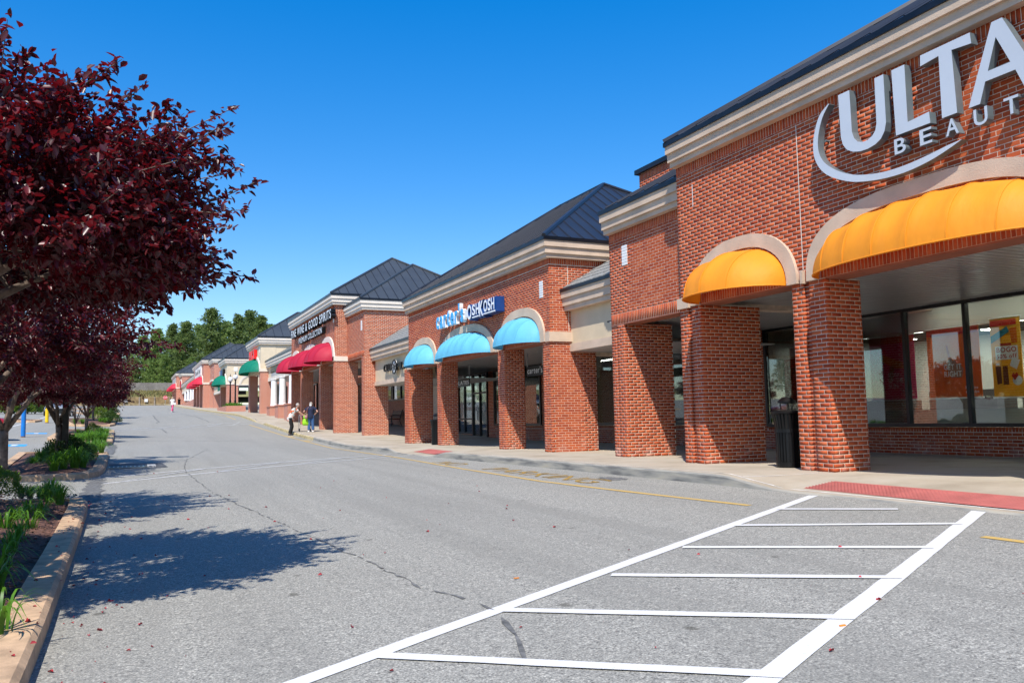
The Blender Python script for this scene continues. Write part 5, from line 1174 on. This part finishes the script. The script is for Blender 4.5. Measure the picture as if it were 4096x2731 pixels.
# far bank, retaining wall, fence
bk = MB(); bk.v = [(-140, 226.3, 7.9), (12, 226.3, 7.9), (12, 236, 9.8), (-140, 236, 9.8), (-140, 420, 11), (60, 420, 11), (60, 236, 9.8), (60, 226.3, 7.9)]; bk.f = [(0, 1, 2, 3), (3, 2, 6, 5, 4), (1, 7, 6, 2)]; bk.mi = [0] * 3; tag(bk.build('grass_bank', 'grassbank'), kind='structure')
g = np.random.default_rng(4); n = 5200; yy_ = g.uniform(226.6, 235.6, n); c = np.stack([g.uniform(-32, 11.5, n), yy_, 7.9 + (yy_ - 226.3) * .196], 1); V, Fq, rv = leafcloud(c, g.normal(size=(n, 3)) * .35 + np.array([[0, 0, 1.]]), .55, .3, .1, 5)
MT['drygrass'] = leafmat('dry_grass_tufts', [(0, (.10, .12, .03)), (.4, (.24, .19, .08)), (1, (.32, .27, .12))], (.3, .28, .1), .25, .7, .2)
tag(link('dry_grass', npmesh('dry_grass', V, Fq, 'drygrass', rv)), 'dry yellow grass on the bank above the timber wall', 'grass', kind='stuff')
rw = thing('retaining_wall', 'low brown timber retaining wall with upright posts at the end of the lane', 'wall', (0, 226, 5.8))
for i in range(8):
    for j in range(18): box(rw, -60 + j * 4.0, -56.03 + j * 4.0, 226, 226.25, 5.6 + i * .3, 5.875 + i * .3, 'wall_timber', 'plank')
for i in range(21): box(rw, -60 + i * 3.45, -59.7 + i * 3.45, 225.75, 226, 5.5, 7.95, 'wood', 'post')
for x in (-10.5, -1.2, 3.4): s = thing('notice', 'small white notice fixed to the timber retaining wall', 'sign', (x, 225.7, 7.0), 'notices on the timber wall'); box(s, x, x + .75, 225.68, 225.72, 6.75, 7.5, 'white', 'plate'); box(s, x + .1, x + .65, 225.67, 225.68, 7.2, 7.28, 'grey', 'print')
fe = thing('fence', 'tall weathered grey board fence on top of the grassy bank', 'fence', (0, 236, 9.8))
bm_ = MB(); bm_.box(0, .285, 0, .03, 0, 2.25); bm_ = bm_.mesh('board', 'fence')
for i in range(240): o = link('board', bm_, fe); o.location = (-58 + i * .3, 236 + rnd.uniform(-.012, .012), 9.72 + rnd.uniform(-.05, .05) - WLOC[fe.name].z * 0)
for i in range(30): box(fe, -58 + i * 2.4, -57.88 + i * 2.4, 236.03, 236.15, 9.6, 12.05, 'fence', 'post')
# ================================================================== street furniture
def litter_bin(x, y, label, sc=1.0):
    z = walk(x, y); t = thing('litter_bin', label, 'litter bin', (x, y, z), 'black slatted litter bins'); n = 26
    sl = MB(); sl.add([(.285, -.022, .05), (.285, .022, .05), (.285, .022, .66), (.285, -.022, .66), (.345, .024, .93), (.345, -.024, .93), (.277, -.022, .05), (.277, .022, .05), (.277, .022, .66), (.277, -.022, .66), (.337, .024, .93), (.337, -.024, .93)],
                      [(0, 1, 2, 3), (3, 2, 4, 5), (7, 6, 9, 8), (8, 9, 11, 10), (0, 3, 9, 6), (2, 1, 7, 8), (3, 5, 11, 9), (4, 2, 8, 10)]); me = sl.mesh('slat', 'black')
    for i in range(n): o = link('slat', me, t, local=True); o.rotation_euler = (0, 0, i * 6.2832 / n)
    for nm, prof in (('base_ring', [(.2, .0), (.28, .0), (.295, .02), (.295, .09), (.27, .09)]), ('middle_band', [(.28, .60), (.3, .6), (.3, .66), (.28, .66)]), ('top_ring', [(.31, .92), (.365, .93), (.37, .955), (.35, .97), (.2, .985), (.19, .96)]), ('liner', [(.24, .05), (.255, .6), (.26, .92)]), ('lid', [(.13, 1.1), (.2, 1.11), (.2, 1.14), (.12, 1.2), (.02, 1.22)])):
        b = MB(); b.lathe((0, 0, 0), prof, 26); b.build(nm, 'black', t, local=True, smooth=False)
    b = MB()
    for i in range(3): a = i * 2.09; b.tube([(.15 * math.cos(a), .15 * math.sin(a), .97), (.15 * math.cos(a), .15 * math.sin(a), 1.12)], .012, 5)
    b.build('lid_post', 'black', t, local=True); t.scale = (sc * .76, sc * .76, sc); return t
litter_bin(10.42, 11.28, 'black slatted litter bin behind the pillar under the orange awnings', 1.0)
litter_bin(10.62, 30.1, 'black slatted litter bin behind the pillar under the blue awnings', .97)
litter_bin(10.0, 148.5 + 50, 'black litter bin by the far white columns', 1.25)
# lime bench under the arcade
bx_, by_ = 14.9, 50.4; bz = walk(bx_, by_); be = thing('bench', 'black slatted metal bench against the brick wall under the arcade', 'bench', (bx_, by_, bz))
for i in range(5): box(be, bx_ - .35 + i * .1, bx_ - .28 + i * .1, by_ - .95, by_ + .95, bz + .43, bz + .46, 'black', 'seat_slat')
for i in range(5): mb = MB(); mb.obox((bx_ + .18 + .03 * i, by_, bz + .55 + i * .085), (.012, 0, -.004), (0, .95, 0), (0, 0, .034)); mb.build('back_slat', 'black', be)
for sgn in (-1, 1):
    y = by_ + sgn * .92; mb = MB(); mb.tube([(bx_ - .38, y, bz), (bx_ - .34, y, bz + .25), (bx_ - .36, y, bz + .44)], .025, 6); mb.tube([(bx_ + .28, y, bz), (bx_ + .16, y, bz + .3), (bx_ + .2, y, bz + .5), (bx_ + .33, y, bz + .97)], .025, 6); mb.tube([(bx_ + .2, y, bz + .62), (bx_ - .1, y, bz + .68), (bx_ - .38, y, bz + .64), (bx_ - .36, y, bz + .44)], .02, 6); mb.tube([(bx_ - .36, y, bz + .43), (bx_ + .18, y, bz + .42)], .02, 6); mb.build('bench_end', 'black', be)
# lamp posts by the planter
for x, top, lab in ((9.45, 5.75, 'shorter black lamp post with frosted acorn globe in the planter'), (9.95, 6.0, 'taller black lamp post with frosted acorn globe in the planter')):
    y = 90.5; t = thing('lamp_post', lab, 'lamp post', (x, y, 2.6)); b = MB(); b.lathe((x, y, 2.55), [(.16, 0), (.16, .25), (.11, .32), (.10, .7), (.13, .75), (.085, .82), (.065, top - 3.2), (.09, top - 3.12), (.14, top - 3.05)], 14); b.build('post', 'black', t)
    b = MB(); b.lathe((x, y, top - .5), [(.11, 0), (.2, .1), (.235, .25), (.2, .42), (.1, .52)], 16); b.build('globe', 'glassball', t, smooth=True)
    b = MB(); b.lathe((x, y, top + .02), [(.12, 0), (.07, .06), (.03, .1), (.035, .16), (.006, .32)], 10); b.build('finial', 'black', t)
# tall parking lot light: its shadow falls across the lane
def pj(p): q = Vector(p) - EYE; d = q.dot(fw); return 2048 + F_PX * q.dot(rt) / d, 1365.5 - F_PX * q.dot(up) / d
sp = gp(432, 1851); t_ = 0
while t_ < 12:
    c = (sp.x - .40 * t_, sp.y - .60 * t_, sp.z)
    if pj(c)[0] < 258: break
    t_ += .05
lpz = ground(c[0], c[1]) + .1; lp = thing('light_pole', 'tall black square parking lot light pole behind the forked plum tree', 'light pole', (c[0], c[1], lpz))
hd = gp(640, 1818); H = min(8.5, max(5.5, (hd.x - c[0]) / .40)); b = MB(); b.box(c[0] - .075, c[0] + .075, c[1] - .075, c[1] + .075, lpz - .1, lpz + H); b.build('pole', 'black', lp); b = MB(); b.lathe((c[0], c[1], lpz - .1), [(.2, 0), (.2, .14), (.16, .16)], 16); b.build('footing', 'black', lp)
for sgn in (-1, 1): b = MB(); b.box(c[0] + sgn * .12 - .02, c[0] + sgn * .12 + .02, c[1] - .02, c[1] + .02, lpz + H - .05, lpz + H); b.box(c[0] + (sgn * .15 if sgn > 0 else -.75), c[0] + (.75 if sgn > 0 else -.15), c[1] - .17, c[1] + .17, lpz + H - .04, lpz + H + .1); b.build('lamp_head', 'black', lp)
# bollards with parking signs
def bollard(px, py, topy, wpx, mat, label, sign=None):
    p = gp(px, py); dep = (p - EYE).dot(fw); h = (py - topy) * dep / F_PX; r = wpx * dep / F_PX / 2; t = thing('bollard', label, 'bollard', p); b = MB(); b.lathe(p, [(r, -.05), (r, h - r * .4), (r * .93, h - r * .15), (r * .6, h), (.01, h + r * .06)], 18); b.build('post', mat, t)
    b = MB(); b.lathe(p, [(r * 1.02, -.05), (r * 1.02, h * .035)], 18); b.build('rust_ring', 'chip', t)
    if sign:
        w, hh = .15, .457; z0 = p.z + h + .12; box(t, p.x - .03, p.x + .03, p.y - .01, p.y + .01, p.z + h, z0 + hh, 'chrome', 'sign_post'); s = MB(); s.box(p.x - w * sign, p.x + w * sign, p.y - .03, p.y - .015, z0, z0 + hh * sign); s = s.build('sign_plate', 'white', t)
        for k in range(3): box(s, p.x - w * .7 * sign, p.x + w * .7 * sign, p.y - .034, p.y - .031, z0 + .05 + k * .05, z0 + .075 + k * .05, 'navy', 'printed_line')
bollard(92, 1748, 1630, 17, 'bluepost', 'blue bollard with white parking sign beside the forked plum tree', 1.0)
bollard(187, 1691, 1607, 13, 'yellowpost', 'yellow bollard in the car park beyond the forked trunk')
bollard(57, 1650, 1596, 8.5, 'bluepost', 'distant blue bollard with parking sign in front of the silver estate car', 1.1)
# car park paint
def pquad(pts, mat, off=.005):
    P = [g2(*p) for p in pts]; mb = MB(); mb.v = [(x, y, ground(x, y) + off) for x, y in P]; mb.f = [tuple(range(len(P)))]; mb.mi = [0]; return mb.build('painted_mark', mat, GROUND)
pquad(((18, 1786), (100, 1785), (112, 1777), (25, 1777)), 'pblue'); pquad(((40, 1784), (62, 1783), (75, 1779), (48, 1779)), 'pwhite', .008); pquad(((103, 1735), (186, 1735), (190, 1731), (106, 1731)), 'pblue'); pquad(((135, 1734), (152, 1734), (155, 1732), (138, 1732)), 'pwhite', .008)
for a, b in (((0, 1751), (72, 1751)), ((50, 1705), (125, 1684)), ((160, 1674), (182, 1668)), ((12, 1673), (55, 1668))):
    try: strip(g2(*a), g2(*b), .11, mat='pwhite')
    except Exception: pass
# road lettering
def roadtext(s, y, x0, h, w, mat):
    P = text(GROUND, s, (x0, y, 0), (0, -1, 0), (1, 0, 0), h, w, .001, mat, mat, name='road_letter', off=-.004)
    for o in P:
        for v in o.data.vertices: v.co.z = ground(v.co.x, v.co.y) + .006
roadtext('NO', 20.9, 7.2, .55, 1.5, 'pyellow2'); roadtext('PARKING', 17.5, 7.2, .55, 4.8, 'pyellow2')
for y in (40, 44.5): [strip((7.65 + k * .13, y), (7.62 + k * .13, y + 1.2), .06, mat='pyellow2', name='painted_mark') for k in range(3)]
pquad(((1018, 1678), (1040, 1683), (1048, 1690), (1022, 1684)), 'pblue', .02)
# stop sign
t = thing('stop_sign', 'red octagonal STOP sign on a thin post before the timber wall', 'sign', (6.3, 175, ground(6.3, 175))); zc_ = 6.24
b = MB(); b.prism([(6.32 + .42 * math.cos(math.pi / 8 + i * math.pi / 4), 175, zc_ + .42 * math.sin(math.pi / 8 + i * math.pi / 4)) for i in range(8)], (0, .01, 0)); b.build('border', 'white', t)
b = MB(); b.prism([(6.32 + .39 * math.cos(math.pi / 8 + i * math.pi / 4), 174.985, zc_ + .39 * math.sin(math.pi / 8 + i * math.pi / 4)) for i in range(8)], (0, .01, 0)); b.build('plate', 'stopred', t)
text(t, 'STOP', (6.04, 174.98, zc_ - .13), SEX, WEY, .26, .56, .004, 'white', 'white', off=.02); b = MB(); b.tube([(6.32, 175.03, ground(6.3, 175) - .1), (6.32, 175.03, zc_ + .35)], .035, 6); b.build('post', 'chrome', t)
# ================================================================== cars
def car(x, y, rot, paintmat, label, suv=1, z=None):
    t = thing('car', label, 'car', (x, y, ground(x, y) if z is None else z)); t.rotation_euler = (0, 0, rot); W_ = .92
    H = 1.66 if suv else 1.45; st = [(-2.3, .62, .55, .95), (-2.2, .88, .35, 1.05), (-1.5, .92, .3, 1.06), (0, .93, .28, 1.04), (1.2, .92, .3, 1.0), (1.9, .86, .34, .86), (2.25, .72, .42, .74), (2.32, .55, .5, .66)]
    b = MB(); n = 10
    for yy, hw, z0, z1 in st:
        for k in range(n):
            a = 2 * math.pi * k / n + math.pi / n; cx, cz = math.cos(a), math.sin(a); b.v.append((hw * math.copysign(abs(cx) ** .45, cx), yy, (z0 + z1) / 2 + (z1 - z0) / 2 * math.copysign(abs(cz) ** .5, cz)))
    for i in range(len(st) - 1):
        for k in range(n): q = (k + 1) % n; b.f.append((i * n + k, (i + 1) * n + k, (i + 1) * n + q, i * n + q)); b.mi.append(0)
    b.f += [tuple(range(n)), tuple(reversed(range((len(st) - 1) * n, len(st) * n)))]; b.mi += [0, 0]; body = b.build('body', paintmat, t, local=True, smooth=True)
    rear = -2.15 if suv else -1.7; gh = [(rear, .80, .95), (rear + .35, .74, H - .06), (-.6, .72, H), (.35, .70, H - .04), (1.15, .80, .98)]
    b = MB(); 
    for yy, hw, zz in gh: b.v += [(-hw, yy, zz), (hw, yy, zz)]
    for yy, hw, zz in gh: b.v += [(-.88, yy, .92), (.88, yy, .92)]
    for i in range(4): b.f += [(2 * i, 2 * i + 1, 2 * i + 3, 2 * i + 2), (10 + 2 * i, 2 * i, 2 * i + 2, 12 + 2 * i), (2 * i + 1, 11 + 2 * i, 13 + 2 * i, 2 * i + 3)]; b.mi += [1 if i in (1, 2) else 0, 0, 0]
    b.build('cabin', ['carglass', paintmat], t, local=True)
    for sx in (-1, 1):
        for yy in (-1.4, 1.4):
            w = MB(); w.lathe((0, 0, 0), [(.2, -.1), (.33, -.11), (.35, -.05), (.35, .05), (.33, .11), (.2, .1)], 18); w = w.build('wheel', 'tyre', t, local=True); w.location = (sx * .80, yy, .35); w.rotation_euler = (0, math.pi / 2, 0)
            r = MB(); r.lathe((0, 0, 0), [(.03, -.115), (.21, -.112), (.21, .112), (.03, .115)], 10); r.build('rim', 'chrome', w, local=True)
        for nm, yy, hw, zz, mt in (('headlight', 2.18, .56, .72, 'glassball'), ('tail_light', -2.24, .68, .86, 'redsign')): l = MB(); l.ball((sx * hw, yy, zz), .14, .08, .07, 8, 6); l.build(nm, mt, t, local=True, smooth=True)
        mr = MB(); mr.ball((sx * 1.0, .75, 1.02), .1, .07, .075, 8, 6); mr.build('mirror', paintmat, t, local=True, smooth=True)
    b = MB(); b.box(-.5, .5, 2.26, 2.33, .42, .62); b.build('grille', 'black', t, local=True); b = MB(); b.box(-.26, .26, -2.34, -2.30, .7, .84); b.build('number_plate', 'white', t, local=True)
    return t
for nm, c in (('paint_silver', (.42, .43, .45)), ('paint_white', (.74, .75, .76)), ('paint_red', (.35, .015, .012)), ('paint_grey', (.20, .22, .24)), ('paint_black', (.012, .012, .014))): MT[nm] = M(nm, c, .25, .03, 1, coat=.6)
def at(px, dep): x, y = ray_xy(px, dep); return x, y
x, y = at(42, 96); car(x, y, R(6), 'paint_silver', 'silver estate car parked behind the blue bollard and shrubs', 1, z=EYE.z + (1711 - 1640) / F_PX * 96 - .0)
x, y = at(135, 98); car(x, y, R(4), 'paint_white', 'white car parked behind the parking sign', 1, z=EYE.z + (1710 - 1643) / F_PX * 98)
x, y = at(250, 66); car(x, y, R(176), 'paint_grey', 'grey car facing the lane behind the forked plum tree', 1, z=EYE.z + (1708 - 1668) / F_PX * 66)
x, y = at(-95, 33); car(x - 1.1, y + .5, R(-80), 'paint_red', 'dark red car parked behind the trunk by the storm drain bed', 0)
car(-9.5, 3.0, R(-90), 'paint_white', 'white car mirrored in the shop window across the lane', 1); car(-9.5, 11.0, R(-90), 'paint_red', 'red car mirrored in the shop window across the lane', 1); car(-9.5, 19.5, R(-90), 'paint_black', 'black car mirrored in the shop window across the lane', 0); car(-9.8, -6, R(-90), 'paint_silver', 'silver car mirrored in the shop window across the lane', 1)
# ================================================================== people
def remesh(mb, name, mats, parent, vox=.011, sm=4):
    me = mb.mesh(name, mats); o = bpy.data.objects.new(name, me); COL.objects.link(o); r = o.modifiers.new('r', 'REMESH'); r.mode = 'VOXEL'; r.voxel_size = vox; s = o.modifiers.new('s', 'SMOOTH'); s.iterations = sm; s.factor = .5
    bpy.context.view_layer.update(); m2 = bpy.data.meshes.new_from_object(o.evaluated_get(bpy.context.evaluated_depsgraph_get())); bpy.data.objects.remove(o); m2.name = name
    m2.polygons.foreach_set('use_smooth', [True] * len(m2.polygons)); return link(name, m2, parent, local=True)
def hand(b, w, d, s=1):
    w, d = Vector(w), Vector(d).normalized(); sd = d.cross(Vector((0, 0, 1))); sd = sd.normalized() if sd.length > .1 else Vector((1, 0, 0)); b.tube([w - d * .02, w + d * .04, w + d * .09], [.024, .034, .03], 8)
    for i, l in enumerate((.07, .08, .075, .06)): o = w + d * .085 + sd * (.026 - .0175 * i); b.tube([o, o + d * l * .6, o + d * l + Vector((0, 0, -.02))], [.0105, .010, .0085], 6)
    b.tube([w + d * .03 + sd * .028 * s, w + d * .06 + sd * .055 * s, w + d * .085 + sd * .06 * s], [.013, .012, .010], 6)
def person(label, loc, rot, J, top, bottom, shoe, hair, long_sleeve=False, hairlen=0, sc=1.0):
    """J: joints in local space, x right, y forward, z up"""
    t = thing('person', label, 'person', loc); t.rotation_euler = (0, 0, rot); t.scale = (sc,) * 3; V = {k: Vector(v) for k, v in J.items()}
    b = MB(); hp, ch, nk, hd = V['hip'], V['chest'], V['neck'], V['head']
    for s in ('l', 'r'):
        b.tube([V['hip' + s], V['kn' + s], V['an' + s]], [.085, .055, .04], 10); b.tube([V['sh' + s], V['el' + s], V['wr' + s]], [.05, .04, .028], 9); hand(b, V['wr' + s], V['wr' + s] - V['el' + s], 1 if s == 'r' else -1)
        f = V['an' + s]; b.tube([f + Vector((0, -.05, -.03)), f + Vector((0, .06, -.05)), f + Vector((0, .15, -.06))], [.04, .04, .028], 8)
    b.tube([hp + Vector((0, 0, -.06)), hp + (ch - hp) * .4, ch, ch + (nk - ch) * .8], [.14, .13, .15, .09], 12); b.tube([V['shl'], V['shr']], .06, 8); b.tube([V['hipl'], V['hipr']], .1, 8); b.tube([nk - Vector((0, 0, .05)), hd], [.055, .055], 8)
    fdir = Vector(J['face']); sdv = fdir.cross(Vector((0, 0, 1))).normalized(); b.ball(hd + Vector((0, 0, .03)), .078, .095, .115); b.ball(hd + fdir * .1 + Vector((0, 0, .01)), .014, .018, .02, 6, 5)
    b.ball(hd + fdir * .085 + Vector((0, 0, -.05)), .025, .012, .01, 6, 5)
    for s in (-1, 1): b.ball(hd + sdv * s * .078 + Vector((0, 0, .02)), .012, .016, .028, 6, 5)
    remesh(b, 'body', 'skin', t)
    e = MB(); [e.ball(hd + fdir * .088 + sdv * s * .032 + Vector((0, 0, .035)), .011, .009, .008, 6, 5) for s in (-1, 1)]; e.build('eyes', 'black', t, local=True)
    b = MB(); b.tube([hp + Vector((0, 0, -.16)), hp, hp + (ch - hp) * .5, ch, ch + (nk - ch) * .75], [.185, .18, .165, .175, .10], 14); b.tube([V['shl'], V['shr']], .075, 8)
    for s in ('l', 'r'): b.tube([V['sh' + s], V['sh' + s].lerp(V['el' + s], .62 if not long_sleeve else 1)], [.078, .07], 10)
    remesh(b, 'shirt', top, t, .014)
    b = MB(); b.tube([V['hipl'] + Vector((0, 0, .06)), V['hipr'] + Vector((0, 0, .06))], .125, 10)
    for s in ('l', 'r'): b.tube([V['hip' + s] + Vector((0, 0, .04)), V['hip' + s].lerp(V['kn' + s], .5), V['kn' + s], V['an' + s] + Vector((0, 0, .03))], [.118, .105, .085, .078], 10)
    remesh(b, 'trousers', bottom, t, .014)
    b = MB()
    for s in ('l', 'r'): f = V['an' + s]; b.tube([f + Vector((0, -.07, -.045)), f + Vector((0, .05, -.05)), f + Vector((0, .18, -.065))], [.05, .05, .035], 8)
    b.build('shoes', shoe, t, local=True, smooth=True)
    b = MB(); b.ball(hd - fdir * .025 + Vector((0, 0, .055)), .092, .10, .105); 
    if hairlen: b.ball(hd - fdir * .07 + Vector((0, 0, -hairlen * .35)), .085, .05, hairlen)
    b.build('hair', hair, t, local=True, smooth=True)
    return t
# bent man at the kerb, facing the shops
pm = gp(1172, 1740); pm.x -= .1; man = person('person in a floral shirt and black trousers bending over a walking frame at the kerb', pm, R(-100), dict(hip=(0, -.05, .93), hipl=(-.09, -.05, .9), hipr=(.09, -.05, .9), knl=(-.09, .06, .48), knr=(.1, .02, .48), anl=(-.09, -.02, .08), anr=(.1, -.08, .08), chest=(0, .14, 1.30), neck=(0, .27, 1.48), head=(0, .36, 1.57), shl=(-.19, .22, 1.42), shr=(.19, .22, 1.42), ell=(-.2, .42, 1.2), elr=(.2, .45, 1.22), wrl=(-.12, .62, 1.07), wrr=(.13, .66, 1.08), face=(0, .92, -.38)), 'shirt', 'darkcloth', 'darkcloth', 'greyhair')
pw = gp(1243, 1727, fn=walk); wom = person('person in a navy top and blue jeans standing with hands on hips on the walkway', pw, R(-25), dict(hip=(0, 0, .93), hipl=(-.09, 0, .9), hipr=(.09, 0, .9), knl=(-.1, .02, .48), knr=(.11, .02, .48), anl=(-.11, 0, .08), anr=(.13, .02, .08), chest=(0, .01, 1.25), neck=(0, .02, 1.42), head=(0, .05, 1.52), shl=(-.18, .01, 1.36), shr=(.18, .01, 1.36), ell=(-.40, -.07, 1.13), elr=(.40, -.07, 1.13), wrl=(-.22, .06, .99), wrr=(.22, .06, .99), face=(0, 1, 0)), 'navycloth', 'denim', 'white', 'greyhair', sc=.97)
bnd = MB(); bnd.ball((0, -.055, 1.49), .07, .05, .06); bnd.build('hair_wrap', 'white', wom, local=True, smooth=True)
pp = gp(689, 1648); dp = (pp - EYE).dot(fw); pk = person('person in pink trousers and a pale top walking across the lane with a white bag', pp, R(-40), dict(hip=(0, 0, .93), hipl=(-.09, 0, .9), hipr=(.09, 0, .9), knl=(-.09, .14, .5), knr=(.1, -.08, .5), anl=(-.1, .22, .1), anr=(.1, -.24, .1), chest=(0, .02, 1.25), neck=(0, .03, 1.42), head=(0, .06, 1.52), shl=(-.17, .02, 1.36), shr=(.17, .02, 1.36), ell=(-.22, -.1, 1.12), elr=(.22, .1, 1.12), wrl=(-.18, .08, .95), wrr=(.18, .22, .98), face=(0, 1, 0)), 'palecloth', 'pinkcloth', 'white', 'blondhair', hairlen=.16, sc=1.02)
hb = thing('handbag', 'white handbag carried by the person in pink trousers', 'bag', pp + Vector((.2, -.25, .95))); b = MB(); q = pp + Vector((.2, -.2, .95)); b.box(q.x - .14, q.x + .14, q.y - .06, q.y + .06, q.z - .12, q.z + .1); b.build('pouch', 'white', hb); b = MB(); b.tube([q + Vector((-.12, 0, .1)), q + Vector((-.05, .05, .45)), q + Vector((.1, 0, .1))], .01, 5); b.build('strap', 'white', hb)
# walking frame with bag
wfp = gp(1219, 1726, fn=walk); wf = thing('walking_frame', 'aluminium walking frame with small black wheels between the two people', 'walking frame', wfp)
wx, wy, wzv = wfp.x, wfp.y - .02, wfp.z
for sx in (-.30, .30):
    b = MB(); b.tube([(wx + sx - .0, wy - .22, wzv), (wx + sx, wy - .18, wzv + .86), (wx + sx + .02, wy, wzv + .92), (wx + sx, wy + .2, wzv + .86), (wx + sx, wy + .26, wzv + .09)], .013, 6); b.tube([(wx + sx, wy - .2, wzv + .45), (wx + sx, wy + .23, wzv + .45)], .011, 6); b.build('side_frame', 'chrome', wf)
    b = MB(); b.tube([(wx + sx, wy - .12, wzv + .9), (wx + sx, wy + .02, wzv + .925)], .02, 6); b.build('grip', 'grey', wf)
    w = MB(); w.lathe((0, 0, 0), [(.05, -.018), (.085, -.018), (.09, 0), (.085, .018), (.05, .018)], 14); w = w.build('wheel', 'tyre', wf, local=True); w.location = (sx + .05, .26, .09); w.rotation_euler = (0, math.pi / 2, 0)
b = MB(); b.tube([(wx - .3, wy + .22, wzv + .62), (wx + .3, wy + .22, wzv + .62)], .012, 6); b.tube([(wx - .3, wy + .2, wzv + .82), (wx + .3, wy + .2, wzv + .82)], .012, 6); b.build('cross_bar', 'chrome', wf)
bg_ = thing('shopping_bag', 'lime green shopping bag hanging on the walking frame', 'bag', (wx, wy, wzv + .4)); b = MB(); b.v = []
for z_, a_, c_ in ((.34, .13, .04), (.36, .19, .09), (.5, .2, .10), (.7, .17, .08), (.86, .15, .035)):
    for k in range(12): th = k * math.pi / 6; b.v.append((wx + .02 + a_ * math.cos(th) * (1 + .06 * math.sin(5 * th + 9 * z_)), wy - .26 + c_ * math.sin(th), wzv + z_))
for r_ in range(4):
    for k in range(12): q = (k + 1) % 12; b.f.append((r_ * 12 + k, r_ * 12 + q, r_ * 12 + 12 + q, r_ * 12 + 12 + k)); b.mi.append(0)
b.f.append(tuple(reversed(range(12)))); b.mi.append(0); b.build('pouch', 'limebag', bg_, smooth=True); b = MB(); b.tube([(wx - .1, wy - .26, wzv + .85), (wx - .05, wy - .19, wzv + .93), (wx + .1, wy - .19, wzv + .93), (wx + .13, wy - .26, wzv + .85)], .012, 5); b.build('strap', 'limebag', bg_)
pb = thing('handbag', 'dusty pink handbag hanging beside the blue jeans', 'bag', pw); b = MB(); b.ball((pw.x - .27, pw.y - .12, pw.z + .82), .085, .06, .11, 10, 8); b.build('pouch', 'pinkbag', pb, smooth=True); b = MB(); b.tube([(pw.x - .27, pw.y - .12, pw.z + .92), (pw.x - .22, pw.y - .1, pw.z + 1.25), (pw.x - .12, pw.y - .02, pw.z + 1.37)], .009, 5); b.build('strap', 'pinkbag', pb)
# ================================================================== fallen petals and leaves
g = np.random.default_rng(21); C, D = [], []
for i in range(195):
    if i < 95: x = -.44 + abs(g.normal()) * .35; y = g.uniform(3.2, 16)
    elif i < 135: x = g.uniform(-.72, -.47); y = g.uniform(4, 15)
    else: x = g.uniform(-.3, 6); y = g.uniform(2.6, 22)
    z = ground(x, y) + (.006 if x > -.46 else .145); C.append((x, y, z)); a = g.uniform(0, 6.28); D.append((math.cos(a), math.sin(a), .12))
V, Fq, rv = leafcloud(np.array(C), np.array(D), .03, .6, .5, 4, .6); tag(link('fallen_leaves', npmesh('fallen_leaves', V, Fq, 'petal', rv)), 'scattered dark red fallen leaves on the asphalt and kerb', 'leaves', kind='stuff')
for px, py in ((2065, 2315), (3370, 2506)):
    p = gp(px, py); o = MB(); o.add([(p.x - .022, p.y - .006, p.z + .006), (p.x + .022, p.y - .008, p.z + .006), (p.x + .024, p.y + .006, p.z + .008), (p.x - .02, p.y + .007, p.z + .008), (p.x - .022, p.y - .006, p.z + .012), (p.x + .022, p.y - .008, p.z + .012), (p.x + .024, p.y + .006, p.z + .013), (p.x - .02, p.y + .007, p.z + .013)], [(4, 5, 6, 7), (0, 1, 5, 4), (1, 2, 6, 5), (2, 3, 7, 6), (3, 0, 4, 7)]); tag(o.build('orange_scrap', 'orange_bit'), 'small orange scrap lying on the asphalt', 'litter', 'orange scraps on the asphalt')
